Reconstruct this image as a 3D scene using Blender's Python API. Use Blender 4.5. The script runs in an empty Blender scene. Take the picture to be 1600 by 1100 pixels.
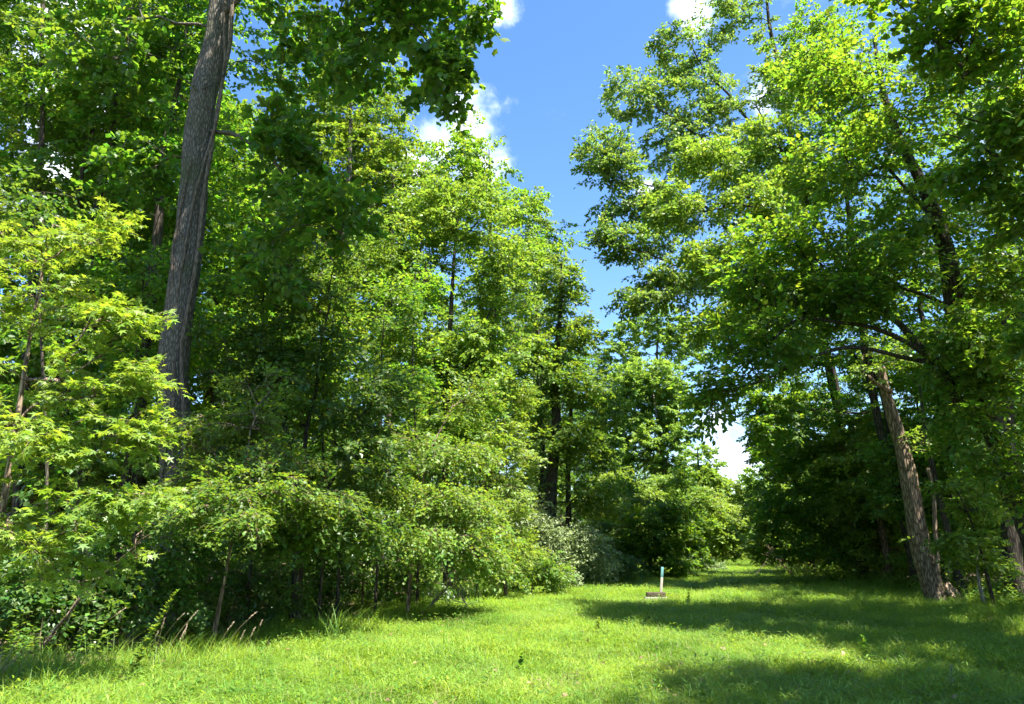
import bpy, math, random
import numpy as np

# ------------------------------------------------------------------ camera, sky, sun, exposure
scene = bpy.context.scene
PITCH = math.radians(14.56)
CAM_Z = 1.6
cam_data = bpy.data.cameras.new("camera")
cam_data.sensor_width = 36.0
cam_data.lens = 26.0
cam_data.clip_end = 3000
cam = bpy.data.objects.new("camera", cam_data)
cam.location = (0, 0, CAM_Z)
cam.rotation_euler = (math.pi / 2 + PITCH, 0, 0)
scene.collection.objects.link(cam)
scene.camera = cam

SUN_AZ = math.radians(130)      # to the right of straight ahead
SUN_EL = math.radians(62)
sun_vec = np.array([math.sin(SUN_AZ) * math.cos(SUN_EL), math.cos(SUN_AZ) * math.cos(SUN_EL), math.sin(SUN_EL)])


def view_dir(px, py):
    u = (px - 800) / 1155.56
    v = (550 - py) / 1155.56
    d = np.array([u, math.cos(PITCH) - v * math.sin(PITCH), math.sin(PITCH) + v * math.cos(PITCH)])
    return d / np.linalg.norm(d)


world = bpy.data.worlds.new("World")
scene.world = world
world.use_nodes = True


def build_world():
    nt = world.node_tree
    nt.nodes.clear()
    N, L = nt.nodes.new, nt.links.new

    def math_node(op, a, b=None, clamp=False):
        n = N("ShaderNodeMath"); n.operation = op; n.use_clamp = clamp
        for k, v in ((0, a), (1, b)):
            if v is None: continue
            if isinstance(v, (int, float)): n.inputs[k].default_value = v
            else: L(v, n.inputs[k])
        return n.outputs[0]
    out = N("ShaderNodeOutputWorld")
    bg = N("ShaderNodeBackground")
    bg.inputs["Strength"].default_value = 0.096
    sky = N("ShaderNodeTexSky"); sky.sky_type = 'NISHITA'
    sky.sun_disc = False
    sky.sun_elevation = SUN_EL
    sky.sun_rotation = SUN_AZ
    sky.air_density = 1.0; sky.dust_density = 0.4; sky.ozone_density = 2.6
    tc = N("ShaderNodeTexCoord")
    # cumulus: places in the sky, edges broken up by noise
    noise = N("ShaderNodeTexNoise"); noise.inputs["Scale"].default_value = 13
    noise.inputs["Detail"].default_value = 7; noise.inputs["Roughness"].default_value = 0.62
    L(tc.outputs["Generated"], noise.inputs["Vector"])
    broad = N("ShaderNodeTexNoise"); broad.inputs["Scale"].default_value = 3.1
    broad.inputs["Detail"].default_value = 8; broad.inputs["Roughness"].default_value = 0.6
    mp = N("ShaderNodeMapping"); mp.inputs["Scale"].default_value = (1, 1, 1.8)
    mp.inputs["Location"].default_value = (3.3, 0.4, 1.1)
    L(tc.outputs["Generated"], mp.inputs["Vector"]); L(mp.outputs[0], broad.inputs["Vector"])
    best = None
    for px, py, r in ((732, 212, .060), (695, 235, .055), (735, 275, .042), (640, 260, .05), (785, 8, .030),
                      (1095, 5, .034), (1010, 298, .022), (1120, 655, .035), (1150, 720, .045), (1195, 150, .03),
                      (60, 60, .14), (150, 260, .14), (1580, 200, .06)):
        c = view_dir(px, py)
        dn = N("ShaderNodeVectorMath"); dn.operation = 'DISTANCE'
        L(tc.outputs["Generated"], dn.inputs[0]); dn.inputs[1].default_value = tuple(c)
        m = math_node('SUBTRACT', 1.0, math_node('DIVIDE', dn.outputs["Value"], r))
        best = m if best is None else math_node('MAXIMUM', best, m)
    best = math_node('MAXIMUM', best, -1.0)
    m1 = math_node('ADD', best, math_node('MULTIPLY', math_node('SUBTRACT', noise.outputs["Fac"], 0.5), 3.0))
    m2 = math_node('MULTIPLY', math_node('SUBTRACT', broad.outputs["Fac"], 0.63), 5.0)
    m = math_node('MAXIMUM', m1, m2)
    rng = N("ShaderNodeMapRange"); rng.interpolation_type = 'SMOOTHSTEP'
    rng.inputs["From Min"].default_value = -0.05; rng.inputs["From Max"].default_value = 1.15
    L(m, rng.inputs["Value"])
    mix = N("ShaderNodeMix"); mix.data_type = 'RGBA'
    L(rng.outputs["Result"], mix.inputs["Factor"])
    sat = N("ShaderNodeHueSaturation"); sat.inputs["Saturation"].default_value = 1.2; sat.inputs["Hue"].default_value = 0.505
    sat.inputs["Value"].default_value = 0.92
    L(sky.outputs[0], sat.inputs["Color"])
    L(sat.outputs[0], mix.inputs["A"])
    shade = N("ShaderNodeTexNoise"); shade.inputs["Scale"].default_value = 22; shade.inputs["Detail"].default_value = 5
    L(tc.outputs["Generated"], shade.inputs["Vector"])
    cr = N("ShaderNodeValToRGB"); cr.color_ramp.elements[0].position = .38; cr.color_ramp.elements[1].position = .6
    cr.color_ramp.elements[0].color = (4.2, 4.9, 6.2, 1); cr.color_ramp.elements[1].color = (7.6, 7.9, 8.3, 1)
    L(shade.outputs["Fac"], cr.inputs[0]); L(cr.outputs[0], mix.inputs["B"])
    L(mix.outputs["Result"], bg.inputs["Color"])
    L(bg.outputs[0], out.inputs[0])


build_world()

sl = bpy.data.lights.new("sun", 'SUN')
sl.energy = 5.0
sl.angle = math.radians(0.53)
sl.color = (1.0, 0.95, 0.86)
so = bpy.data.objects.new("sun", sl)
from mathutils import Vector, Matrix
so.rotation_euler = Vector(-sun_vec).to_track_quat('-Z', 'Y').to_euler()
so.location = (30, 20, 60)
scene.collection.objects.link(so)

vs = scene.view_settings
vs.view_transform = 'Standard'; vs.look = 'None'; vs.gamma = 1.0; vs.use_curve_mapping = False
vs.exposure = 2.05
cy = scene.cycles
cy.max_bounces = 9; cy.diffuse_bounces = 7; cy.glossy_bounces = 2; cy.transmission_bounces = 8
cy.caustics_reflective = False; cy.caustics_refractive = False
cy.sample_clamp_indirect = 4.0
cy.use_denoising = True; cy.denoiser = 'OPENIMAGEDENOISE'; cy.denoising_input_passes = 'RGB_ALBEDO_NORMAL'; cy.denoising_prefilter = 'ACCURATE'
cy.use_adaptive_sampling = True; cy.adaptive_threshold = 0.02
world.cycles.sampling_method = 'MANUAL'; world.cycles.sample_map_resolution = 512

# ------------------------------------------------------------------ helpers
COL = scene.collection


def at(px, py, Y):
    """world point at depth Y seen in direction of photo pixel"""
    d = view_dir(px, py)
    s = Y / d[1]
    return np.array([d[0] * s, Y, CAM_Z + d[2] * s])


def hgt(x, y):
    return (0.05 * np.sin(x * 0.55 + 1.0) * np.cos(y * 0.4) + 0.03 * np.sin(x * 1.3 + y * 0.9)
            + 0.02 * np.sin(y * 1.7 - x * 0.8))


def gpt(px, Y):
    p = at(px, 850, Y)
    return np.array([p[0], Y, float(hgt(p[0], Y))])


def mesh_np(name, V, F, mat=None, smooth=False):
    """V (n,3); F (m,k) constant polygon size"""
    V = np.asarray(V, dtype=np.float32); F = np.asarray(F, dtype=np.int32)
    me = bpy.data.meshes.new(name)
    me.vertices.add(len(V)); me.vertices.foreach_set("co", V.ravel())
    k = F.shape[1]
    me.loops.add(F.size); me.loops.foreach_set("vertex_index", F.ravel())
    me.polygons.add(len(F))
    me.polygons.foreach_set("loop_start", np.arange(0, F.size, k, dtype=np.int32))
    me.polygons.foreach_set("loop_total", np.full(len(F), k, dtype=np.int32))
    if smooth: me.polygons.foreach_set("use_smooth", np.ones(len(F), dtype=bool))
    me.update(calc_edges=True)
    if mat: me.materials.append(mat)
    return me


def obj(name, me, parent=None, loc=None):
    o = bpy.data.objects.new(name, me)
    COL.objects.link(o)
    if parent is not None: o.parent = parent
    if loc is not None: o.location = loc
    return o


def tag(o, label=None, cat=None, group=None, kind=None):
    if label: o["label"] = label
    if cat: o["category"] = cat
    if group: o["group"] = group
    if kind: o["kind"] = kind
    return o


def empty(name, loc, label=None, cat=None, group=None):
    e = bpy.data.objects.new(name, None)
    e.empty_display_size = 0.3
    e.location = tuple(loc)
    COL.objects.link(e)
    return tag(e, label, cat, group)


class Acc:
    """collects quads"""
    def __init__(s): s.V = []; s.F = []; s.n = 0

    def add(s, V, F):
        s.V.append(np.asarray(V, float)); s.F.append(np.asarray(F, int) + s.n); s.n += len(V)

    def tube(s, P, R, sides=5, cap=False, ridge=None, seed=0):
        P = np.asarray(P, float); R = np.asarray(R, float); n = len(P)
        T = np.gradient(P, axis=0); T /= np.linalg.norm(T, axis=1)[:, None] + 1e-9
        ref = np.array([1.0, 0, 0]) if abs(T[:, 0]).mean() < 0.8 else np.array([0, 1.0, 0])
        A = np.cross(T, ref); A /= np.linalg.norm(A, axis=1)[:, None] + 1e-9
        B = np.cross(T, A)
        a = np.arange(sides) * 2 * math.pi / sides
        rr = R[:, None] * np.ones(sides)[None]
        if ridge is not None: rr = rr * ridge(np.arange(n)[:, None], a[None, :])
        V = P[:, None] + rr[..., None] * (np.cos(a)[None, :, None] * A[:, None] + np.sin(a)[None, :, None] * B[:, None])
        i = np.arange(n - 1)[:, None] * sides; j = np.arange(sides)[None]; j2 = (j + 1) % sides
        F = np.stack([i + j, i + j2, i + sides + j2, i + sides + j], -1).reshape(-1, 4)
        V = V.reshape(-1, 3)
        if cap:
            V = np.vstack([V, P[-1:]]); c = len(V) - 1; b = (n - 1) * sides
            F = np.vstack([F, np.array([[b + k, b + (k + 1) % sides, c, c] for k in range(sides)])])
            tri = F[-sides:]
            F = F[:-sides]
            # quads from pairs of rim edges
            F = np.vstack([F, np.array([[b + k, b + (k + 1) % sides, b + (k + 2) % sides, c] for k in range(0, sides - 1, 2)])])
        s.add(V, F)

    def box(s, lo, hi, M=None):
        x0, y0, z0 = lo; x1, y1, z1 = hi
        V = np.array([[x0, y0, z0], [x1, y0, z0], [x1, y1, z0], [x0, y1, z0], [x0, y0, z1], [x1, y0, z1], [x1, y1, z1], [x0, y1, z1]])
        if M is not None: V = V @ np.asarray(M).T
        s.add(V, [[0, 3, 2, 1], [4, 5, 6, 7], [0, 1, 5, 4], [1, 2, 6, 5], [2, 3, 7, 6], [3, 0, 4, 7]])

    def mesh(s, name, mat, smooth=True):
        if not s.V: return None
        return mesh_np(name, np.vstack(s.V), np.vstack(s.F), mat, smooth)


# ------------------------------------------------------------------ materials
def leaf_mat(name, col, tcol, mix=0.45, rough=0.42, spec=0.5, hvar=0.035, vvar=0.5, patch=1.0):
    m = bpy.data.materials.new(name); m.use_nodes = True
    nt = m.node_tree; nt.nodes.clear(); N, L = nt.nodes.new, nt.links.new
    out = N("ShaderNodeOutputMaterial")
    geo = N("ShaderNodeNewGeometry"); oi = N("ShaderNodeObjectInfo")
    tc = N("ShaderNodeTexCoord")
    nz = N("ShaderNodeTexNoise"); nz.inputs["Scale"].default_value = 0.55; nz.inputs["Detail"].default_value = 2
    L(geo.outputs["Position"], nz.inputs["Vector"])

    def mr(src, a, b):
        n = N("ShaderNodeMapRange"); n.inputs["To Min"].default_value = a; n.inputs["To Max"].default_value = b
        L(src, n.inputs["Value"]); return n.outputs["Result"]

    def add(a, b):
        n = N("ShaderNodeMath"); n.operation = 'ADD'; L(a, n.inputs[0]); L(b, n.inputs[1]); return n.outputs[0]

    def mul(a, b):
        n = N("ShaderNodeMath"); n.operation = 'MULTIPLY'; L(a, n.inputs[0]); L(b, n.inputs[1]); return n.outputs[0]
    wn = N("ShaderNodeTexWhiteNoise"); wn.noise_dimensions = '1D'; L(geo.outputs["Random Per Island"], wn.inputs["W"])
    hue = add(mr(geo.outputs["Random Per Island"], 0.5 - hvar, 0.5 + hvar * 0.8), mr(oi.outputs["Random"], -0.010, 0.010))
    hue = add(hue, mr(nz.outputs["Fac"], 0.02 * patch, -0.02 * patch))
    val = mul(mr(wn.outputs["Value"], 1 - vvar * 0.6, 1 + vvar * 0.7), mr(nz.outputs["Fac"], 1 - .25 * patch, 1 + .25 * patch))
    outs = []
    for c in (col, tcol):
        h = N("ShaderNodeHueSaturation"); h.inputs["Color"].default_value = (*c, 1)
        L(hue, h.inputs["Hue"]); L(val, h.inputs["Value"]); outs.append(h.outputs[0])
    p = N("ShaderNodeBsdfPrincipled"); p.inputs["Roughness"].default_value = rough
    p.inputs["Specular IOR Level"].default_value = spec
    L(outs[0], p.inputs["Base Color"])
    t = N("ShaderNodeBsdfTranslucent"); L(outs[1], t.inputs["Color"])
    mx = N("ShaderNodeMixShader"); mx.inputs[0].default_value = mix
    L(p.outputs[0], mx.inputs[1]); L(t.outputs[0], mx.inputs[2]); L(mx.outputs[0], out.inputs[0])
    return m


def bark_mat(name, c1, c2, scale=6, bump=0.5, moss=0.0, stretch=0.12):
    m = bpy.data.materials.new(name); m.use_nodes = True
    nt = m.node_tree; N, L = nt.nodes.new, nt.links.new
    p = nt.nodes["Principled BSDF"]; p.inputs["Roughness"].default_value = 0.92
    p.inputs["Specular IOR Level"].default_value = 0.15
    tc = N("ShaderNodeTexCoord"); mp = N("ShaderNodeMapping"); mp.inputs["Scale"].default_value = (1, 1, stretch)
    L(tc.outputs["Object"], mp.inputs["Vector"])
    n1 = N("ShaderNodeTexNoise"); n1.inputs["Scale"].default_value = scale * 4; n1.inputs["Detail"].default_value = 6
    n1.inputs["Roughness"].default_value = 0.65
    L(mp.outputs[0], n1.inputs["Vector"])
    vo = N("ShaderNodeTexVoronoi"); vo.inputs["Scale"].default_value = scale * 3; vo.feature = 'DISTANCE_TO_EDGE'
    L(mp.outputs[0], vo.inputs["Vector"])
    n2 = N("ShaderNodeTexNoise"); n2.inputs["Scale"].default_value = 1.7; n2.inputs["Detail"].default_value = 4
    L(tc.outputs["Object"], n2.inputs["Vector"])
    r = N("ShaderNodeValToRGB"); r.color_ramp.elements[0].color = (*c1, 1); r.color_ramp.elements[1].color = (*c2, 1)
    r.color_ramp.elements[0].position = 0.3; r.color_ramp.elements[1].position = 0.72
    mm = N("ShaderNodeMath"); mm.operation = 'MULTIPLY_ADD'; mm.inputs[1].default_value = 0.6
    L(n1.outputs["Fac"], mm.inputs[0])
    mv = N("ShaderNodeMath"); mv.operation = 'MULTIPLY'; mv.use_clamp = True; mv.inputs[1].default_value = 1.4
    L(vo.outputs["Distance"], mv.inputs[0]); L(mv.outputs[0], mm.inputs[2])
    L(mm.outputs[0], r.inputs[0])
    mx = N("ShaderNodeMix"); mx.data_type = 'RGBA'; mx.inputs["B"].default_value = (0.05, 0.075, 0.02, 1)
    L(r.outputs[0], mx.inputs["A"])
    ml = N("ShaderNodeMapRange"); ml.inputs["From Min"].default_value = 0.5; ml.inputs["From Max"].default_value = 0.75
    ml.inputs["To Max"].default_value = moss; L(n2.outputs["Fac"], ml.inputs["Value"])
    L(ml.outputs[0], mx.inputs["Factor"]); L(mx.outputs["Result"], p.inputs["Base Color"])
    b = N("ShaderNodeBump"); b.inputs["Strength"].default_value = bump; b.inputs["Distance"].default_value = 0.03
    L(mm.outputs[0], b.inputs["Height"]); L(b.outputs[0], p.inputs["Normal"])
    return m


def plain_mat(name, c1, c2, scale=8, rough=0.85, bump=0.2, stretch=(1, 1, 1)):
    m = bpy.data.materials.new(name); m.use_nodes = True
    nt = m.node_tree; N, L = nt.nodes.new, nt.links.new
    p = nt.nodes["Principled BSDF"]; p.inputs["Roughness"].default_value = rough
    p.inputs["Specular IOR Level"].default_value = 0.25
    tc = N("ShaderNodeTexCoord"); mp = N("ShaderNodeMapping"); mp.inputs["Scale"].default_value = stretch
    L(tc.outputs["Object"], mp.inputs["Vector"])
    n1 = N("ShaderNodeTexNoise"); n1.inputs["Scale"].default_value = scale; n1.inputs["Detail"].default_value = 8
    n1.inputs["Roughness"].default_value = 0.65
    L(mp.outputs[0], n1.inputs["Vector"])
    r = N("ShaderNodeValToRGB"); r.color_ramp.elements[0].color = (*c1, 1); r.color_ramp.elements[1].color = (*c2, 1)
    r.color_ramp.elements[0].position = 0.35; r.color_ramp.elements[1].position = 0.68
    L(n1.outputs["Fac"], r.inputs[0]); L(r.outputs[0], p.inputs["Base Color"])
    b = N("ShaderNodeBump"); b.inputs["Strength"].default_value = bump; b.inputs["Distance"].default_value = 0.03
    L(n1.outputs["Fac"], b.inputs["Height"]); L(b.outputs[0], p.inputs["Normal"])
    return m


M = {}
M['poplar'] = leaf_mat('poplar_leaf', (0.068, 0.138, 0.022), (0.215, 0.375, 0.020), 0.54, 0.45, 0.5)
M['gum'] = leaf_mat('sweetgum_leaf', (0.165, 0.272, 0.042), (0.335, 0.490, 0.028), 0.46, 0.45, 0.5, 0.022, 0.4)
M['maple'] = leaf_mat('maple_leaf', (0.068, 0.145, 0.022), (0.225, 0.400, 0.020), 0.54, 0.45, 0.45)
M['elm'] = leaf_mat('elm_leaf', (0.092, 0.175, 0.028), (0.235, 0.375, 0.024), 0.47, 0.50, 0.4)
M['yellow'] = leaf_mat('yellow_green_leaf', (0.160, 0.248, 0.040), (0.310, 0.440, 0.032), 0.45, 0.46, 0.45, 0.026)
M['ash'] = leaf_mat('ash_leaf', (0.125, 0.195, 0.048), (0.270, 0.395, 0.042), 0.45, 0.44, 0.45)
M['pale'] = leaf_mat('pale_leaf', (0.155, 0.265, 0.050), (0.290, 0.450, 0.045), 0.48, 0.50, 0.3, 0.018)
M['silver'] = leaf_mat('silver_leaf', (0.215, 0.285, 0.125), (0.240, 0.330, 0.090), 0.36, 0.48, 0.4, 0.02)
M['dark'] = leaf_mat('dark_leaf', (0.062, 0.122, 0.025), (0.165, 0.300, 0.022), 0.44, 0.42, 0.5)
M['grass'] = leaf_mat('grass_blade', (0.162, 0.268, 0.034), (0.330, 0.490, 0.032), 0.43, 0.50, 0.35, 0.024, 0.45, 2.0)
M['weed'] = leaf_mat('weed_leaf', (0.120, 0.210, 0.036), (0.275, 0.415, 0.030), 0.45, 0.46, 0.4)
M['straw'] = leaf_mat('straw_blade', (0.330, 0.270, 0.140), (0.260, 0.220, 0.090), 0.30, 0.6, 0.3, 0.01, 0.4)
M['seed'] = leaf_mat('seed_head', (0.520, 0.400, 0.290), (0.420, 0.320, 0.200), 0.30, 0.7, 0.2, 0.01, 0.4)
M['litter'] = leaf_mat('dead_leaf', (0.230, 0.150, 0.095), (0.140, 0.080, 0.040), 0.15, 0.7, 0.3, 0.015, 0.7)
M['bark_grey'] = bark_mat('bark_grey', (0.062, 0.052, 0.041), (0.190, 0.168, 0.138), 8, 1.0, 0.6, 0.25)
M['bark_brown'] = bark_mat('bark_brown', (0.070, 0.048, 0.032), (0.340, 0.250, 0.175), 6, 1.0, 0.25, 0.2)
M['bark_dark'] = bark_mat('bark_dark', (0.022, 0.018, 0.014), (0.100, 0.082, 0.064), 7, 0.7, 0.45)
M['bark_pale'] = bark_mat('bark_pale', (0.150, 0.135, 0.110), (0.380, 0.350, 0.300), 8, 0.4, 0.15)
M['vine_wood'] = bark_mat('vine_wood', (0.060, 0.045, 0.032), (0.220, 0.180, 0.140), 14, 0.6, 0.1)
M['dead_wood'] = bark_mat('dead_wood', (0.130, 0.110, 0.090), (0.400, 0.360, 0.310), 12, 0.4, 0.1)

# ------------------------------------------------------------------ ground
LEFT_EDGE = np.array([[-9.5, -2], [-7.2, 6], [-5.2, 10.8], [-3.6, 17], [-2.4, 21.5], [2.0, 30], [6.6, 40], [12.5, 50], [18.5, 60], [30, 78]])
RIGHT_EDGE = np.array([[10.5, -2], [10.2, 8], [10.8, 14.5], [12.0, 21.5], [12.6, 30], [13.4, 37], [17.2, 50], [22.0, 60], [34, 78]])


def edge_x(E, y): return np.interp(y, E[:, 1], E[:, 0])


def build_ground():
    xs = np.concatenate([np.linspace(-400, -45, 12), np.linspace(-42, 52, 100), np.linspace(56, 400, 12)])
    ys = np.concatenate([np.linspace(-200, -10, 8), np.linspace(-6, 95, 100), np.linspace(100, 700, 14)])
    X, Y = np.meshgrid(xs, ys)
    V = np.stack([X, Y, hgt(X, Y)], -1).reshape(-1, 3)
    nx, ny = len(xs), len(ys)
    i = np.arange(ny - 1)[:, None] * nx + np.arange(nx - 1)[None]
    F = np.stack([i, i + 1, i + nx + 1, i + nx], -1).reshape(-1, 4)
    mat = plain_mat('meadow_soil', (0.050, 0.075, 0.018), (0.095, 0.130, 0.030), 2.5, 0.95, 0.4)
    o = obj('ground', mesh_np('ground', V, F, mat, True)); tag(o, kind='structure')
    fm = plain_mat('forest_soil', (0.050, 0.036, 0.024), (0.150, 0.105, 0.068), 5, 0.95, 0.5)
    for side, E in (('left', LEFT_EDGE), ('right', RIGHT_EDGE)):
        yy = np.linspace(-2, 78, 161)
        wob = 0.35 * np.sin(yy * 1.9) + 0.25 * np.sin(yy * 4.3 + 1)
        ex = edge_x(E, yy) + wob + (-0.7 if side == 'left' else 0.7)
        far = np.linspace(0, 1, 60) ** 1.3 * 55
        X = ex[:, None] + (-far if side == 'left' else far)[None]
        Yg = np.repeat(yy[:, None], 60, 1)
        V = np.stack([X, Yg, hgt(X, Yg) + 0.012], -1).reshape(-1, 3)
        i = np.arange(160)[:, None] * 60 + np.arange(59)[None]
        F = np.stack([i, i + 1, i + 61, i + 60], -1).reshape(-1, 4)
        if side == 'left': F = F[:, ::-1]
        o = obj('forest_floor_' + side, mesh_np('forest_floor', V, F, fm, True)); tag(o, kind='structure')


build_ground()

# ------------------------------------------------------------------ leaves, sprays and trees
def leaf_shape(kind):
    if kind == 'simple':
        V = [(0, 0, 0), (-.34, .42, .05), (0, 1, -.07), (.34, .42, .05)]; F = [(0, 2, 1), (0, 3, 2)]
    elif kind == 'oval':
        V = [(0, 0, 0), (-.24, .25, .05), (-.22, .65, .02), (0, 1, -.12), (.22, .65, .02), (.24, .25, .05), (0, .5, .0)]
        F = [(0, 6, 1), (1, 6, 2), (2, 6, 3), (3, 6, 4), (4, 6, 5), (5, 6, 0)]
    elif kind == 'star':
        V = [(0, .28, 0.0)]
        for k in range(5):
            a = math.radians(-124 + 62 * k); tip = (0.66, .84, .98, .84, .66)[k]
            V.append((math.sin(a) * tip, .28 + math.cos(a) * tip * .8, -.13 * tip))
            if k < 4:
                b = a + math.radians(31); V.append((math.sin(b) * .27, .28 + math.cos(b) * .27, .03))
        V.append((0, 0, 0))
        n = len(V) - 1
        F = [(0, i + 1, i) for i in range(1, n)] + [(0, 1, n)]
    elif kind == 'tulip':
        O = [(0, 0), (-.30, .05), (-.52, .20), (-.34, .48), (-.42, .82), (-.17, .88), (0, .74), (.17, .88), (.42, .82), (.34, .48), (.52, .20), (.30, .05)]
        V = [(0, .42, 0)] + [(x, y, -.16 * abs(x) - .10 * max(0, y - .5)) for x, y in O]
        n = len(O); F = [(0, (i + 1) % n + 1, i + 1) for i in range(n)]
    elif kind == 'tulip_far':
        O = [(0, 0), (-.50, .16), (-.36, .84), (0, .74), (.36, .84), (.50, .16)]
        V = [(x, y, -.16 * abs(x) - .10 * max(0, y - .5)) for x, y in O]
        F = [(0, 2, 1), (0, 3, 2), (0, 4, 3), (0, 5, 4)]
    elif kind == 'maple_far':
        O = [(0, 0), (-.42, .14), (-.40, .56), (0, 1), (.40, .56), (.42, .14)]
        V = [(x, y, -.14 * abs(x) - .10 * y * y) for x, y in O]
        F = [(0, 2, 1), (0, 3, 2), (0, 4, 3), (0, 5, 4)]
    elif kind == 'maple':
        O = [(0, 0), (-.40, .10), (-.24, .28), (-.50, .56), (-.17, .58), (0, 1), (.17, .58), (.50, .56), (.24, .28), (.40, .10)]
        V = [(0, .34, 0.02)] + [(x, y, -.14 * abs(x) - .10 * y * y) for x, y in O]
        n = len(O); F = [(0, (i + 1) % n + 1, i + 1) for i in range(n)]
    return np.array(V, float), np.array(F, int)


def norm(v): return v / (np.linalg.norm(v, axis=-1, keepdims=True) + 1e-9)


def frame(fwd, up):
    """rotation matrices with columns right, forward, up"""
    f = norm(fwd); r = norm(np.cross(f, up)); u = np.cross(r, f)
    return np.stack([r, f, u], -1)


def spray_templates(rng, n_leaf, length, lsize, droop, flat, k=6):
    T = []
    for _ in range(k):
        P, R = [], []
        for i in range(n_leaf):
            s = (i + .7) / n_leaf; side = 1 if i % 2 else -1
            if n_leaf > 9 and rng.random() < .6:      # leaf on a side twig
                a = side * math.radians(rng.uniform(35, 60)); d = rng.uniform(.1, .42) * length * (1.15 - s)
                base = np.array([math.sin(a) * d, s * length * .8 + math.cos(a) * d, 0])
            else:
                base = np.array([0, s * length, 0])
            base[2] = -droop * (np.linalg.norm(base[:2]) / length) ** 2 * length + rng.normal(0, .03) * length
            an = side * math.radians(rng.uniform(15, 85)) * (1.1 - .7 * s)
            f = np.array([math.sin(an), math.cos(an), rng.normal(-.25, .3)])
            u = np.array([rng.normal(0, flat), rng.normal(0, flat), 1.0])
            P.append(base); R.append(frame(f, u) * lsize * rng.uniform(.65, 1.2))
        T.append((np.array(P), np.array(R)))
    return T


def sample_lobe(rng, c, r, n):
    d = norm(rng.normal(size=(n, 3)))
    rad = rng.random(n) ** 0.42
    return np.asarray(c)[None] + d * rad[:, None] * np.asarray(r)[None]


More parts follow.
